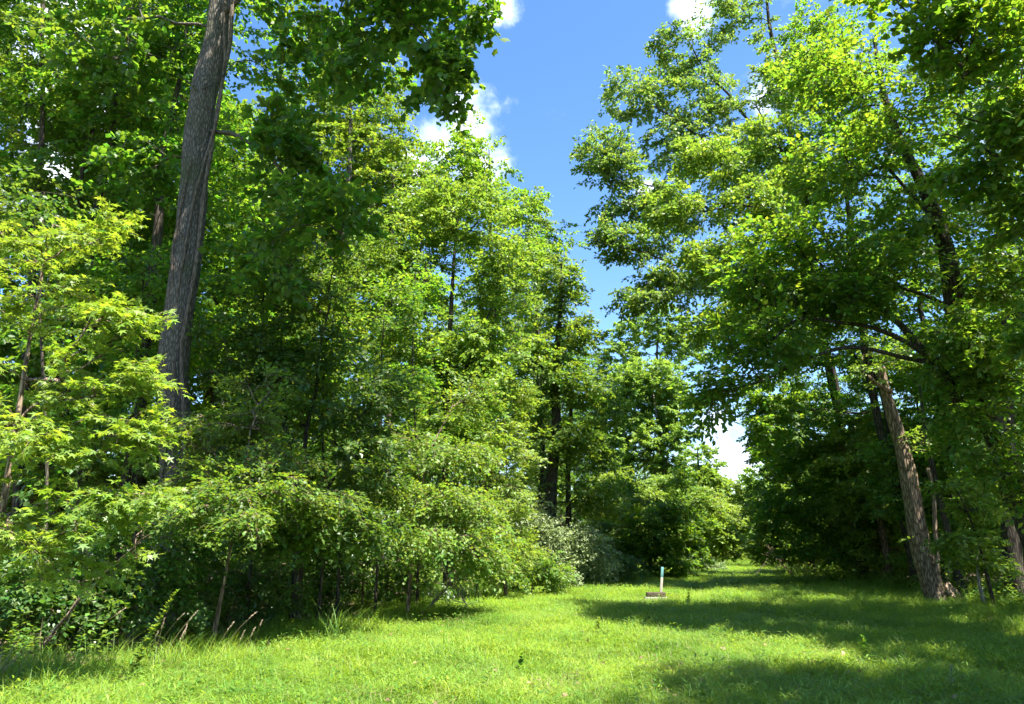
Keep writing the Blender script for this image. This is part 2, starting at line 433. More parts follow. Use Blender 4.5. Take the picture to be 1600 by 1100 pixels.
def tree_parts(seed, trunk, radii, lobes, leaf='simple', lsize=.1, n_leaf=14, spray_len=.55, sprays=4, droop=.25, flat=.35,
               limbs=(), gather=.35, sides=10, trunk_sag=.12, ridge=0.0, twigs=None, min_r=.006, trunk_leaf=0, updir=.25, jit=.5, stub=False):
    """returns (trunk Acc, branch Acc, leaf positions, leaf matrices)"""
    rng = np.random.default_rng(seed)
    if leaf == 'simple': lsize *= 1.2
    trunk = np.asarray(trunk, float)
    # resample trunk smoothly
    seg = np.r_[0, np.cumsum(np.linalg.norm(np.diff(trunk, axis=0), axis=1))]
    nT = max(8, int(seg[-1] / .45))
    s = np.linspace(0, seg[-1], nT)
    TP = np.stack([np.interp(s, seg, trunk[:, k]) for k in range(3)], 1)
    for _ in range(3):
        TP[1:-1] = .5 * TP[1:-1] + .25 * (TP[:-2] + TP[2:])
    ph = rng.uniform(0, 6.28, (2, 2)); fq = np.array([[.45, .52], [1.1, 1.25]])
    TP[:, :2] += sum(np.sin(s[:, None] * fq[k] + ph[k]) - np.sin(ph[k]) for k in range(2)) * min(.05, radii[0] * .22)
    tt = s / seg[-1]
    if len(radii) == 2:
        TR = radii[0] * (1 - tt) + radii[1] * tt
    else:
        TR = np.interp(tt, np.linspace(0, 1, len(radii)), radii)
    TR = TR * (1 + .35 * np.exp(-s / .45))
    tA, bA, lims = Acc(), Acc(), []
    if ridge:
        ph = rng.uniform(0, 6.28, 9); fr = np.array([3, 5, 7, 9, 11, 13, 17, 19, 23])

        def rf(i, a):
            v = 0
            for q in range(9):
                v = v + np.sin(fr[q] * a + ph[q] + .8 * np.sin(i * (.15 + .06 * q) + q)) / (3 + q * .5)
            return 1 + ridge * v + .03 * np.sin(i * .7 + a * 2 + ph[0]) + .03 * np.sin(i * .33 + a + ph[1])
        ns = max(nT, int(seg[-1] / .18)); s2 = np.linspace(0, seg[-1], ns)
        PP = np.stack([np.interp(s2, s, TP[:, k]) for k in range(3)], 1)
        tA.tube(PP, np.interp(s2, s, TR), sides=44, ridge=rf, cap=stub)
    else:
        wob = rng.uniform(0, 6.28, 4)
        tA.tube(TP, TR, sides=sides, ridge=lambda i, a: 1 + .06 * np.sin(2 * a + wob[0] + i * .5) + .05 * np.sin(3 * a + wob[1] - i * .9) + .04 * np.sin(i * 1.3 + wob[2]), cap=stub)
    nodes = [p for p in TP[1:]]; nrad = list(TR[1:]); cum = list(.15 * np.abs(s[1:] - s[-1] * .6)); par = list(range(-1, len(TP) - 2))
    fixed = len(nodes)
    chains = []
    for lp, lr in limbs:
        lp = np.asarray(lp, float); q = np.r_[0, np.cumsum(np.linalg.norm(np.diff(lp, axis=0), axis=1))]
        n = max(6, int(q[-1] / .3)); ss = np.linspace(0, q[-1], n)
        LP = np.stack([np.interp(ss, q, lp[:, k]) for k in range(3)], 1)
        for _ in range(2): LP[1:-1] = .5 * LP[1:-1] + .25 * (LP[:-2] + LP[2:])
        ph = rng.uniform(0, 6.28, (3, 3)); fq = rng.uniform(.7, 1.6, (3, 3)) * np.array([[1], [2.2], [4.1]])
        wv = sum(np.sin(ss[:, None] * fq[k][None] + ph[k][None]) / (1 + 1.6 * k) for k in range(3)) * .045 * min(2.2, q[-1] ** .5)
        LP += (wv - wv[0]) * np.sin(np.pi * .5 * np.minimum(1, 2.5 * ss / q[-1]))[:, None]
        LR = np.linspace(lr[0], lr[1], n)
        la = Acc(); la.tube(LP, LR, sides=8, cap=stub); lims.append(la)
        for p, r in zip(LP[1:], LR[1:]):
            nodes.append(p); nrad.append(r); cum.append(.3); par.append(-1)
    fixed = len(nodes)
    targets = [sample_lobe(rng, c, r, n) for c, r, n in lobes] if lobes else []
    S_base, S_dir = [], []
    if targets:
        targets = np.vstack(targets)
        targets[:, 2] = np.maximum(targets[:, 2], .25)
        NP0 = np.array(nodes)
        d0 = np.min(np.linalg.norm(targets[:, None] - NP0[None], axis=2), axis=1)
        targets = targets[np.argsort(d0)]
        cap = len(nodes) + len(targets) * 6
        NP = np.zeros((cap, 3)); NP[:len(nodes)] = nodes
        NC = np.zeros(cap); NC[:len(nodes)] = cum
        n = len(nodes)
        par = par + [0] * (cap - len(par)); cnt = np.zeros(cap)
        for t in targets:
            dv = t[None] - NP[:n]; d = np.linalg.norm(dv, axis=1)
            cost = d + gather * NC[:n] + .45 * np.maximum(0, NP[:n, 2] - t[2])
            j = int(np.argmin(cost)); a = NP[j]; D = d[j]
            if D < .05: continue
            k = 5 if D > 1.5 else 3
            out = (t - a) / D
            mid = a + (t - a) * .5 + np.array([0, 0, updir * D * .45]) + rng.normal(0, .07 * D, 3)
            u = np.linspace(0, 1, k + 1)[:, None]
            P = (1 - u) ** 2 * a + 2 * u * (1 - u) * mid + u ** 2 * t
            P[1:-1] += rng.normal(0, .025 * D, P[1:-1].shape)
            ids = [j]
            for q in range(1, k + 1):
                NP[n] = P[q]; NC[n] = NC[j] + D * q / k; par[n] = ids[-1]; ids.append(n); n += 1
            chains.append(ids)
        # pipe radii
        acc = np.zeros(cap)
        for i in range(n - 1, fixed - 1, -1):
            acc[i] += min_r ** 2.2 * .35
            acc[par[i]] += acc[i]
        rad = np.maximum(acc, min_r ** 2.2) ** (1 / 2.2)
        for ids in chains:
            P = NP[ids]; R = rad[ids].copy()
            R[0] = min(R[1] * 1.15, nrad[ids[0]] * .8 if ids[0] < fixed else rad[ids[0]])
            bA.tube(P, R, sides=5 if R[0] > .03 else 3)
            L_ = len(ids)
            for q in range(sprays):
                f = 1 - (q / max(1, sprays)) * .8 if q else 1.0
                x = f * (L_ - 1); i0 = min(int(x), L_ - 2); w = x - i0
                p = P[i0] * (1 - w) + P[i0 + 1] * w
                d = norm(P[i0 + 1] - P[i0])
                if q: d = norm(d + rng.normal(0, .75, 3) * np.array([1, 1, .5]))
                S_base.append(p); S_dir.append(d)
    if trunk_leaf:
        for _ in range(trunk_leaf):
            i = rng.integers(1, len(TP)); a = rng.uniform(0, 6.28)
            o = np.array([math.cos(a), math.sin(a), rng.normal(0, .3)])
            S_base.append(TP[i] + o * TR[i] * .9); S_dir.append(o)
    pos = np.zeros((0, 3)); mats = np.zeros((0, 3, 3))
    if S_base:
        S_base = np.array(S_base); S_dir = np.array(S_dir)
        S_dir = S_dir * np.array([1, 1, .6]) + np.array([0, 0, -.08]); S_dir = norm(S_dir)
        up = np.array([0, 0, 1.0])[None] + rng.normal(0, .28, S_dir.shape)
        FR = frame(S_dir, up) * rng.uniform(.7, 1.2, len(S_dir))[:, None, None]
        T = spray_templates(rng, n_leaf, spray_len, lsize, droop, flat)
        pick = rng.integers(0, len(T), len(S_dir))
        pp, mm = [], []
        for k, (tp, tr) in enumerate(T):
            sel = np.where(pick == k)[0]
            if not len(sel): continue
            Fk = FR[sel]
            p = S_base[sel][:, None] + np.einsum('sij,lj->sli', Fk, tp)
            m = np.einsum('sij,ljk->slik', Fk, tr)
            pp.append(p.reshape(-1, 3)); mm.append(m.reshape(-1, 3, 3))
        pos = np.vstack(pp); mats = np.vstack(mm)
        if twigs or (twigs is None and trunk[0][1] < 24 and trunk[0][1] > 1):
            e = S_base + FR[:, :, 1] * spray_len * .85 + np.array([0, 0, -droop * spray_len * .6])
            md = (S_base + e) / 2 + np.array([0, 0, droop * spray_len * .15])
            ang = np.array([0, 2.094, 4.189])
            off3 = np.cos(ang)[None, :, None] * FR[:, None, :, 0] + np.sin(ang)[None, :, None] * FR[:, None, :, 2]
            V = np.concatenate([S_base[:, None] + off3 * .0045, e[:, None] + off3 * .0015], 1)
            q = np.array([[r * 3 + k, r * 3 + (k + 1) % 3, r * 3 + 3 + (k + 1) % 3, r * 3 + 3 + k] for r in range(1) for k in range(3)])
            bA.add(V.reshape(-1, 3), (np.arange(len(V))[:, None, None] * 6 + q[None]).reshape(-1, 4))
        # every leaf its own small twist
        n = len(pos)
        ax = norm(rng.normal(size=(n, 3))); an = rng.normal(0, jit, n)
        K = np.zeros((n, 3, 3)); K[:, 0, 1] = -ax[:, 2]; K[:, 0, 2] = ax[:, 1]; K[:, 1, 0] = ax[:, 2]; K[:, 1, 2] = -ax[:, 0]; K[:, 2, 0] = -ax[:, 1]; K[:, 2, 1] = ax[:, 0]
        Rm = np.eye(3)[None] + np.sin(an)[:, None, None] * K + (1 - np.cos(an))[:, None, None] * (K @ K)
        mats = Rm @ mats
    return tA, bA, pos, mats, lims


def leaf_mesh(name, kind, pos, mats, mat):
    LV, LF = leaf_shape(kind)
    V = pos[:, None] + np.einsum('nij,vj->nvi', mats, LV)
    F = np.arange(len(pos))[:, None, None] * len(LV) + LF[None]
    return mesh_np(name, V.reshape(-1, 3), F.reshape(-1, 3), mat)


def pick_leaves(pos, mats, n, lo=(0, 0), hi=(1600, 1100)):
    """the leaves that show largest: near the viewer, facing, in the picture"""
    rel = pos - np.array([0, 0, CAM_Z])
    f = np.array([0, math.cos(PITCH), math.sin(PITCH)]); u = np.array([0, -math.sin(PITCH), math.cos(PITCH)])
    dz = rel @ f; X = 800 + 1155 * rel[:, 0] / dz; Y = 550 - 1155 * (rel @ u) / dz
    inside = (X > lo[0]) & (X < hi[0]) & (Y > lo[1]) & (Y < hi[1]) & (dz > 1)
    facing = np.abs(np.einsum('ni,ni->n', mats[:, :, 2] / (np.linalg.norm(mats[:, :, 2], axis=1)[:, None] + 1e-9), norm(rel)))
    score = np.where(inside, np.linalg.norm(mats[:, :, 1], axis=1) / dz ** 3 * (.25 + facing), 0)
    return np.argsort(-score)[:n]


TREES = {}


def tree(name, label, base, trunk, radii, lobes, leafmat, barkmat, cat='tree', group=None, leaf='simple', pick=0, box=None, clear=None, **kw):
    """thing at its base > trunk, branches, crown (and single leaves where they are large)"""
    base = np.asarray(base, float)
    tA, bA, pos, mats, lims = tree_parts(kw.pop('seed'), trunk, radii, lobes, leaf=leaf, **kw)
    root = empty(name, base, label, cat, group)
    off = base[None]
    for A, pn in [(tA, 'trunk' if cat == 'tree' else 'stem'), (bA, 'branches')] + [(q, 'limb') for q in lims]:
        if A.V:
            A.V = [v - off for v in A.V]
            obj(pn, A.mesh(pn, M[barkmat]), root)
    if clear is not None:
        k_ = ~clear(pos); pos, mats = pos[k_], mats[k_]
    pos = pos - off
    if pick:
        sel = pick_leaves(pos + off, mats, pick, *(box or ((0, 0), (1600, 1100))))
        LV, LF = leaf_shape(leaf)
        one = mesh_np('leaf', LV, LF, M[leafmat])
        for i in sel:
            o = obj('leaf', one, root)
            m4 = np.eye(4); m4[:3, :3] = mats[i]; m4[:3, 3] = pos[i]
            o.matrix_basis = Matrix(m4.tolist())
        keep = np.ones(len(pos), bool); keep[sel] = False
        pos, mats = pos[keep], mats[keep]
    if len(pos):
        c = obj('crown' if cat == 'tree' else 'foliage', leaf_mesh('crown', {'tulip': 'tulip_far', 'maple': 'maple_far'}.get(leaf, leaf), pos, mats, M[leafmat]), root)
        c["kind"] = "stuff"
    return root


def copy_tree(root, loc, rz, sc, label, group=None):
    r = root.copy(); COL.objects.link(r)
    r.location = tuple(loc); r.rotation_euler = (0, 0, rz); r.scale = sc if hasattr(sc, '__len__') else (sc,) * 3
    r["label"] = label
    if group: r["group"] = group
    for ch in list(root.children):
        c = ch.copy(); COL.objects.link(c); c.parent = r
    return r


A_ = at


def line(Y, *pts): return [A_(px, py, Y + (dz[0] if dz else 0)) for px, py, *dz in pts]


# ---- left: the great tulip tree with climbing vines
b = gpt(252, 14.5)
tulip = tree('tulip_tree', 'tall grey-barked tree with thick straight trunk wrapped in vines', b,
     [b - [0, 0, .3], A_(258, 850, 14.5), A_(268, 700, 14.5), A_(278, 560, 14.5), A_(288, 430, 14.5), A_(303, 300, 14.5), A_(320, 170, 14.5), A_(333, 60, 14.5), A_(343, -40, 14.5), A_(350, -300, 14.8), A_(356, -800, 15)],
     [.34, .29, .28, .275, .27, .26, .22, .15, .09, .05],
     [(A_(475, 60, 14.6), (1.25, 1.4, 1.3), 34), (A_(560, 70, 13.2), (1.4, 1.3, 1.3), 38), (A_(655, 20, 12.6), (1.1, 1.0, 1.0), 34),
      (A_(690, 105, 12.3), (.55, .8, .65), 26), (A_(735, 25, 12.1), (.35, .4, .3), 8), (A_(440, 230, 14.0), (.75, 1.2, 1.1), 30), (A_(520, 330, 13.2), (.9, .9, .7), 22), (A_(420, 400, 13.4), (.8, .9, .7), 14),
      (A_(190, 60, 15.6), (1.35, 1.3, 1.5), 40), (A_(215, 260, 15.4), (.7, .8, 1.0), 14), (A_(350, -330, 15.5), (4, 3.5, 3.0), 60), (A_(380, -650, 15), (3.4, 3.2, 4), 40), (A_(600, -170, 13.6), (1.9, 1.6, 1.2), 22), (A_(520, -330, 13.6), (1.8, 1.8, 1.3), 40), ((.6, 9.2, 14.8), (1.9, 1.6, 1.2), 46), ((-1.3, 10.2, 15), (1.9, 1.6, 1.3), 46), ((1.4, 11.6, 16), (1.6, 1.5, 1.2), 36), ((-4.0, 12.4, 14.4), (1.7, 1.2, .9), 44), ((-2.9, 11.4, 14.6), (1.3, 1.1, .9), 30), ((-5.0, 12.9, 14.8), (1.3, 1.0, .8), 24)],  # last lobes hang above the view, added to shade the trunk and thicket
     'poplar', 'bark_grey', clear=lambda p: (p[:, 1] < 14.7) & (np.abs(p[:, 0] - np.interp(p[:, 2], [0, 4, 8, 13.5, 20], [A_(252, 850, 14.5)[0], A_(268, 640, 14.5)[0], A_(300, 330, 14.5)[0], A_(340, 0, 14.5)[0], A_(345, 0, 14.5)[0]])) < .55) & (np.sin(p[:, 2] * 37 + p[:, 0] * 91) < .72),
     leaf='tulip', lsize=.145, n_leaf=13, spray_len=.6, sprays=4, ridge=.06, seed=3, gather=.3, pick=290, flat=.6, jit=.7, droop=.4,
     limbs=[([A_(331, 205, 14.4), A_(370, 212, 14.1), A_(420, 245, 13.8), A_(470, 300, 13.5), A_(520, 362, 13.3)], (.055, .02)),
            ([A_(352, 20, 14.4), A_(430, -60, 13.8), A_(540, -20, 13.2), A_(640, 40, 12.6), A_(700, 70, 12.3)], (.06, .015)),
            ([A_(318, 150, 14.3), A_(296, 128, 14.1), A_(280, 118, 13.9)], (.035, .012)), ([A_(292, 380, 14.25), A_(276, 352, 14.0)], (.03, .014)),
            ([A_(350, -120, 14.6), A_(430, -330, 13.6), (-2.4, 11.6, 15.2), (-.6, 10.4, 15.3), (1.2, 9.8, 15.0)], (.08, .02))])  # last limb is out of view, added to carry those shading lobes

# climbing vines on it
def vine_on(root, pts, r, seed):
    rng = np.random.default_rng(seed)
    P = np.array(pts); q = np.r_[0, np.cumsum(np.linalg.norm(np.diff(P, axis=0), axis=1))]
    n = int(q[-1] / .12); s = np.linspace(0, q[-1], n)
    PP = np.stack([np.interp(s, q, P[:, k]) for k in range(3)], 1)
    for _ in range(4): PP[1:-1] = .5 * PP[1:-1] + .25 * (PP[:-2] + PP[2:])
    PP += np.cumsum(rng.normal(0, .006, PP.shape), 0) * .5
    a = Acc(); a.tube(PP - np.array(root.location)[None], np.full(n, r) * (1 + .15 * np.sin(s * 5 + seed)), sides=7)
    obj('vine', a.mesh('vine', M['vine_wood']), root)


vine_on(tulip, [A_(280, 780, 14.2), A_(268, 690, 14.14), A_(273, 600, 14.15), A_(270, 520, 14.14), A_(281, 430, 14.15), A_(290, 380, 14.16), A_(302, 310, 14.2), A_(340, 180, 14.2), A_(352, 90, 14.2), A_(350, -10, 14.2)], .030, 1)
vine_on(tulip, [A_(248, 790, 14.3), A_(262, 680, 14.14), A_(262, 560, 14.16), A_(272, 450, 14.14), A_(268, 400, 14.2), A_(282, 330, 14.2), A_(300, 250, 14.14)], .022, 2)
vine_on(tulip, [A_(285, 790, 14.3), A_(288, 660, 14.2), A_(284, 540, 14.14), A_(306, 420, 14.2), A_(318, 300, 14.2), A_(341, 160, 14.25), A_(362, 60, 14.2), A_(361, -10, 14.2)], .042, 3)

# ---- left: sunlit sweetgum sapling nearest to the viewer
b = gpt(-30, 8.6)
tree('sweetgum_sapling', 'sunlit sapling with bright yellow-green star-shaped leaves beside thick grey trunk', b,
     [b - [0, 0, .2], A_(-8, 880, 8.6), A_(15, 740, 8.6), A_(35, 620, 8.6), A_(55, 480, 8.7), A_(85, 350, 8.8)], [.055, .045, .035, .02, .01],
     [(A_(110, 600, 8.4), (.95, .8, .6), 30), (A_(60, 700, 8.1), (.75, .6, .5), 22), (A_(150, 890, 8.6), (.5, .5, .25), 10), (A_(30, 380, 8.8), (.5, .5, .3), 10), (A_(200, 500, 8.5), (.40, .5, .22), 16), (A_(215, 590, 8.4), (.32, .5, .20), 12), (A_(205, 680, 8.4), (.34, .5, .22), 14),
      (A_(205, 780, 8.3), (.42, .5, .22), 16), (A_(60, 460, 8.6), (.75, .7, .45), 20), (A_(120, 370, 8.7), (.55, .5, .22), 14), (A_(190, 345, 8.7), (.18, .3, .12), 4), (A_(40, 830, 8.2), (.8, .6, .35), 20), (A_(130, 800, 8.2), (.6, .6, .35), 18)],
     'gum', 'bark_brown', leaf='star', lsize=.080, n_leaf=12, spray_len=.34, sprays=4, seed=8, pick=300, gather=.5, flat=.3, droop=.25, jit=.35, updir=.12)

# ---- left: slim trees standing behind the sapling
for i, (pts, r, lab, lobes) in enumerate([
    ([(40, 900), (50, 500), (62, 300), (66, 200), (72, -40)], (.10, .06), 'slim dark-stemmed tree at far left edge of woods',
     [((10, 120), (1.9, 1.5, 2.2)), ((90, 60), (1.6, 1.5, 1.6)), ((40, 330), (1.6, 1.2, 1.1))]),
    ([(95, 900), (118, 330), (135, 230), (165, 140), (185, 60), (210, -60)], (.10, .05), 'crooked slim grey stem leaning right, seen between far-left dark stem and big trunk',
     [((190, 40), (1.7, 1.5, 1.7)), ((120, 170), (1.2, 1.2, 1.2))]),
    ([(140, 900), (152, 320), (172, 220), (182, 130), (195, -40)], (.12, .08), 'straight dark trunk just left of big vine-wrapped trunk',
     [((230, 120), (1.7, 1.5, 1.8)), ((240, 330), (1.3, 1.2, 1.4)), ((160, -80), (2.2, 2, 1.6))]),
]):
    Y = (17.5, 19.5, 18.5)[i]
    P = line(Y, *pts); b = gpt(pts[0][0], Y); P[0] = b - [0, 0, .2]
    P.append(P[-1] + np.array([.1, .3, 4.0])); P.append(P[-1] + np.array([0, .2, 4.0]))
    lb = [(A_(c[0], c[1], Y), r_, 38) for c, r_ in lobes] + [(P[-1], (2.4, 2.4, 3.0), 90)]
    tree(('slender_tree', 'crooked_tree', 'dark_trunked_tree')[i], lab, b, P, (r[0] * 1.2, r[1], r[1] * .6), lb, ('elm', 'poplar', 'maple')[i], 'bark_dark',
         lsize=.11, n_leaf=16, sprays=4, seed=20 + i)

# ---- left: understorey along the edge
b = gpt(345, 12.8)
tree('privet_thicket', 'ragged small-leaved shrub right of the foot of big vine-wrapped trunk', b,
     [b - [0, 0, .1], b + [0.1, 0, 1.0], b + [.2, .1, 2.2], b + [.3, 0, 3.6]], (.035, .01),
     [(A_(330, 745, 12.6), (.8, .8, .3), 30), (A_(430, 720, 12.8), (.75, .8, .28), 28), (A_(285, 790, 11.6), (.7, .7, .25), 20), (A_(400, 765, 11.7), (.9, .8, .25), 34), (A_(370, 655, 13.0), (.7, .7, .3), 20), (A_(300, 680, 12.9), (.45, .6, .3), 12),
      (A_(500, 780, 12.6), (.6, .6, .25), 16), (A_(350, 800, 11.0), (.6, .5, .15), 14), (A_(420, 600, 13.2), (.5, .5, .3), 10)],
     'elm', 'bark_brown', cat='shrub', lsize=.062, n_leaf=22, spray_len=.62, sprays=5, seed=31, droop=.45, updir=.35, flat=.2, jit=.4)

b = gpt(465, 15.5)
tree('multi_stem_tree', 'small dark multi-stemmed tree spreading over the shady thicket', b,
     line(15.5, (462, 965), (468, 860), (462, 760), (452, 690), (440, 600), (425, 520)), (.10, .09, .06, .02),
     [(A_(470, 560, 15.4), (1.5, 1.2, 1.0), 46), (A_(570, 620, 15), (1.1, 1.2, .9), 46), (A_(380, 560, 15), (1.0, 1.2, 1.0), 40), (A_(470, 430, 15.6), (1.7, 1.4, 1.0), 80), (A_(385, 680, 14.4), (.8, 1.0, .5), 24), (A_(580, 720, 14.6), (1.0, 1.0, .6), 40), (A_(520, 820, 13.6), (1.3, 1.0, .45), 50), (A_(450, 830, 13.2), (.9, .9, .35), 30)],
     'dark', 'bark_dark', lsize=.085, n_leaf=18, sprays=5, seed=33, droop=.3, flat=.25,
     limbs=[(line(15.5, (468, 860), (480, 760), (490, 640), (515, 540), (530, 470)), (.07, .02)), (line(15.5, (470, 870), (520, 760), (560, 700), (585, 640)), (.045, .015)),
            (line(15.3, (466, 840), (440, 740), (400, 650), (380, 580)), (.05, .015))])

b = gpt(640, 17.6)
tree('arching_shrub', 'wide arching shrub with drooping lit sprays above dead branches', b,
     [b - [0, 0, .1], b + [0, 0, 1.0], b + [.2, -.1, 2.2], b + [.4, -.2, 3.8]], (.05, .015),
     [(A_(565, 765, 16.6), (1.2, 1.0, .4), 40), (A_(690, 780, 16.6), (1.2, 1.0, .4), 44), (A_(655, 835, 16.0), (1.2, .9, .28), 34), (A_(750, 850, 17.0), (.9, .8, .5), 36), (A_(700, 700, 17.4), (1.0, .8, .4), 32), (A_(620, 690, 17.6), (.8, .8, .35), 22), (A_(730, 620, 17.8), (.7, .7, .4), 18)],
     'weed', 'bark_brown', cat='shrub', lsize=.078, n_leaf=22, spray_len=.8, sprays=5, seed=35, droop=.5, updir=.45, flat=.2, jit=.4)

b = gpt(697, 21)
tree('vine_clad_tree', 'broad yellow-green tree, its domed top draped with brownish vines', b,
     line(21, (700, 930), (697, 800), (697, 650), (696, 560), (705, 450), (715, 340)), (.12, .10, .07, .03),
     [(A_(640, 400, 21), (1.6, 1.5, 1.7), 100), (A_(730, 340, 21), (1.5, 1.4, 1.2), 90), (A_(780, 430, 21), (1.2, 1.3, 1.4), 80), (A_(690, 312, 21.4), (1.2, 1.0, .7), 40), (A_(760, 560, 20.6), (1.5, 1.2, 1.3), 90), (A_(640, 540, 20.6), (1.3, 1.2, 1.3), 70), (A_(720, 680, 20.2), (1.3, 1.1, .9), 70), (A_(570, 450, 21), (1.3, 1.2, 1.2), 60)],
     'yellow', 'bark_dark', lsize=.095, n_leaf=16, sprays=5, seed=37, droop=.35, flat=.5,
     limbs=[(line(21, (696, 640), (680, 560), (672, 480), (660, 400)), (.05, .02)), (line(21, (698, 660), (735, 590), (765, 530), (790, 440)), (.045, .015))])

b = gpt(790, 23)
tree('sunlit_bush', 'tall bright sunlit bush bulging into grass right of arching shrub', b,
     [b - [0, 0, .1], b + [0, 0, 1.5], b + [.1, 0, 3], b + [0, 0, 4.6]], (.05, .012),
     [(A_(790, 700, 22.6), (.95, .9, 1.0), 70), (A_(770, 790, 22.2), (1.15, .9, .9), 80), (A_(800, 860, 22.2), (.95, .8, .7), 60), (A_(740, 880, 21.4), (.9, .7, .6), 45), (A_(800, 620, 22.8), (.7, .7, .6), 35)],
     'yellow', 'bark_brown', cat='shrub', lsize=.075, n_leaf=18, sprays=5, seed=39, droop=.4, updir=.3)

b = gpt(875, 28.5)
tree('silvery_shrub', 'silvery grey-green arching shrub at the grass edge left of stake', b,
     [b - [0, 0, .1], b + [0, 0, .8], b + [.2, 0, 1.8], b + [.3, 0, 2.4]], (.05, .012),
     [(A_(850, 830, 28), (.9, .9, .8), 60), (A_(910, 845, 28), (.9, .9, .75), 60), (A_(870, 880, 27.6), (1.2, .8, .5), 50), (A_(830, 800, 28.5), (.7, .7, .6), 35), (A_(935, 875, 28), (.5, .6, .5), 25)],
     'silver', 'bark_dark', cat='shrub', lsize=.08, n_leaf=18, spray_len=.7, sprays=5, seed=41, droop=.7, updir=.6)

b = gpt(1015, 36.5)
tree('rounded_bush', 'big rounded dark green bush standing behind the teal-topped stake', b,
     [b - [0, 0, .1], b + [0, 0, 1.3], b + [0, 0, 2.6], b + [.1, 0, 4.0]], (.07, .012),
     [(A_(1000, 825, 36), (1.2, 1.2, 1.5), 90), (A_(1052, 815, 36.6), (1.1, 1.1, 1.3), 76), (A_(970, 860, 35.6), (1.0, 1.0, .9), 60), (A_(1040, 870, 36), (1.5, 1.0, .8), 70), (A_(1080, 860, 37), (.9, .9, .9), 45), (A_(985, 760, 36.4), (.5, .6, .7), 16), (A_(1065, 755, 36.8), (.6, .6, .6), 16), (A_(945, 820, 35.4), (.6, .6, .4), 14), (A_(1092, 815, 37), (.5, .5, .5), 12)],
     'maple', 'bark_dark', cat='shrub', lsize=.12, n_leaf=16, sprays=5, seed=43, droop=.3)

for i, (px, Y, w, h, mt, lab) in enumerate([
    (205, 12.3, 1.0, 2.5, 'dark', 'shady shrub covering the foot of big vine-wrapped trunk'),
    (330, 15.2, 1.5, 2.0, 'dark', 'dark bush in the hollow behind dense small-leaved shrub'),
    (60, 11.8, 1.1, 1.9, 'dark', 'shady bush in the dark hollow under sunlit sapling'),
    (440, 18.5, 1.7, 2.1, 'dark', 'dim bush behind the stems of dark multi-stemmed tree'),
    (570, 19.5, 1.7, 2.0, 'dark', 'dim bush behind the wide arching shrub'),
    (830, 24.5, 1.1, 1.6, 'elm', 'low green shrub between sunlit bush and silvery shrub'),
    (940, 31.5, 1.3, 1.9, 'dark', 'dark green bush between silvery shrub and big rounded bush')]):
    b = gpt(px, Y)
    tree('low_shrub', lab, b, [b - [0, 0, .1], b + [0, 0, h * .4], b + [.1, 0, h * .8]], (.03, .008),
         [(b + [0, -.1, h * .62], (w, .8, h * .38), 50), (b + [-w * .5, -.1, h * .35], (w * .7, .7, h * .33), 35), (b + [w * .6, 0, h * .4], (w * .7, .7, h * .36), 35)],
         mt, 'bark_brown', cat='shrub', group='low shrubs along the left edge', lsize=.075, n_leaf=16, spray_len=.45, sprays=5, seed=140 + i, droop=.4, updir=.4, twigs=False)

b = gpt(1108, 46)
tree('pale_bush', 'low pale blue-green bush beside the grass at the far bend', b,
     [b - [0, 0, .1], b + [0, 0, .5], b + [.1, 0, 1.0]], (.03, .01),
     [(A_(1100, 882, 46), (.9, .8, .5), 60), (A_(1118, 890, 45.6), (.7, .7, .35), 35)], 'silver', 'bark_brown', cat='shrub', lsize=.09, n_leaf=16, spray_len=.45, sprays=5, seed=45, droop=.4)

b = gpt(1128, 52)
tree('yellow_bush', 'bright yellow-green bush at the far end of left tree line', b,
     [b - [0, 0, .1], b + [0, 0, 1.4], b + [0, 0, 3], b + [.1, 0, 4.6]], (.06, .012),
     [(A_(1118, 830, 52), (1.2, 1.2, 1.6), 80), (A_(1135, 845, 51.6), (1.0, 1.0, 1.4), 60), (A_(1105, 790, 52.6), (1.2, 1.1, 1.3), 60)],
     'yellow', 'bark_brown', cat='shrub', lsize=.14, n_leaf=14, sprays=5, seed=47)

THIN = [(395, 15.0, 412, 500, 'thin dark stem standing left of dark multi-stemmed tree'), (430, 16.6, 426, 540, 'thin stem close behind left limb of dark multi-stemmed tree'), (505, 16.0, 512, 520, 'thin straight stem just right of dark multi-stemmed tree'),
        (535, 17.2, 520, 480, 'second thin stem right of dark multi-stemmed tree'), (590, 18.2, 604, 470, 'thin leaning stem behind left end of arching shrub'), (655, 19.0, 648, 430, 'thin stem left of the trunk under vine-draped dome'),
        (745, 21.2, 752, 520, 'thin stem right of the trunk under vine-draped dome'), (90, 13.0, 70, 300, 'thin dark stem rising behind sunlit sapling'), (215, 15.6, 226, 420, 'thin stem left beside big vine-wrapped trunk')]
for i, (px, Y, px2, top, lab) in enumerate(THIN):
    b = gpt(px, Y); t = A_(px2, top, Y)
    tree('thin_stem_tree', lab, b, [b - [0, 0, .2], b + (t - b) * .35 + [.08, 0, 0], b + (t - b) * .7 - [.1, 0, 0], t], (.036, .030, .022, .010),
         [(t - [0, 0, .4], (.9, .9, .8), 26), (b + (t - b) * .7, (.8, .8, .5), 12)], ('elm', 'dark', 'maple')[i % 3], 'bark_dark', group='thin stems in the left thicket', lsize=.09, n_leaf=14, sprays=4, seed=160 + i, twigs=False)

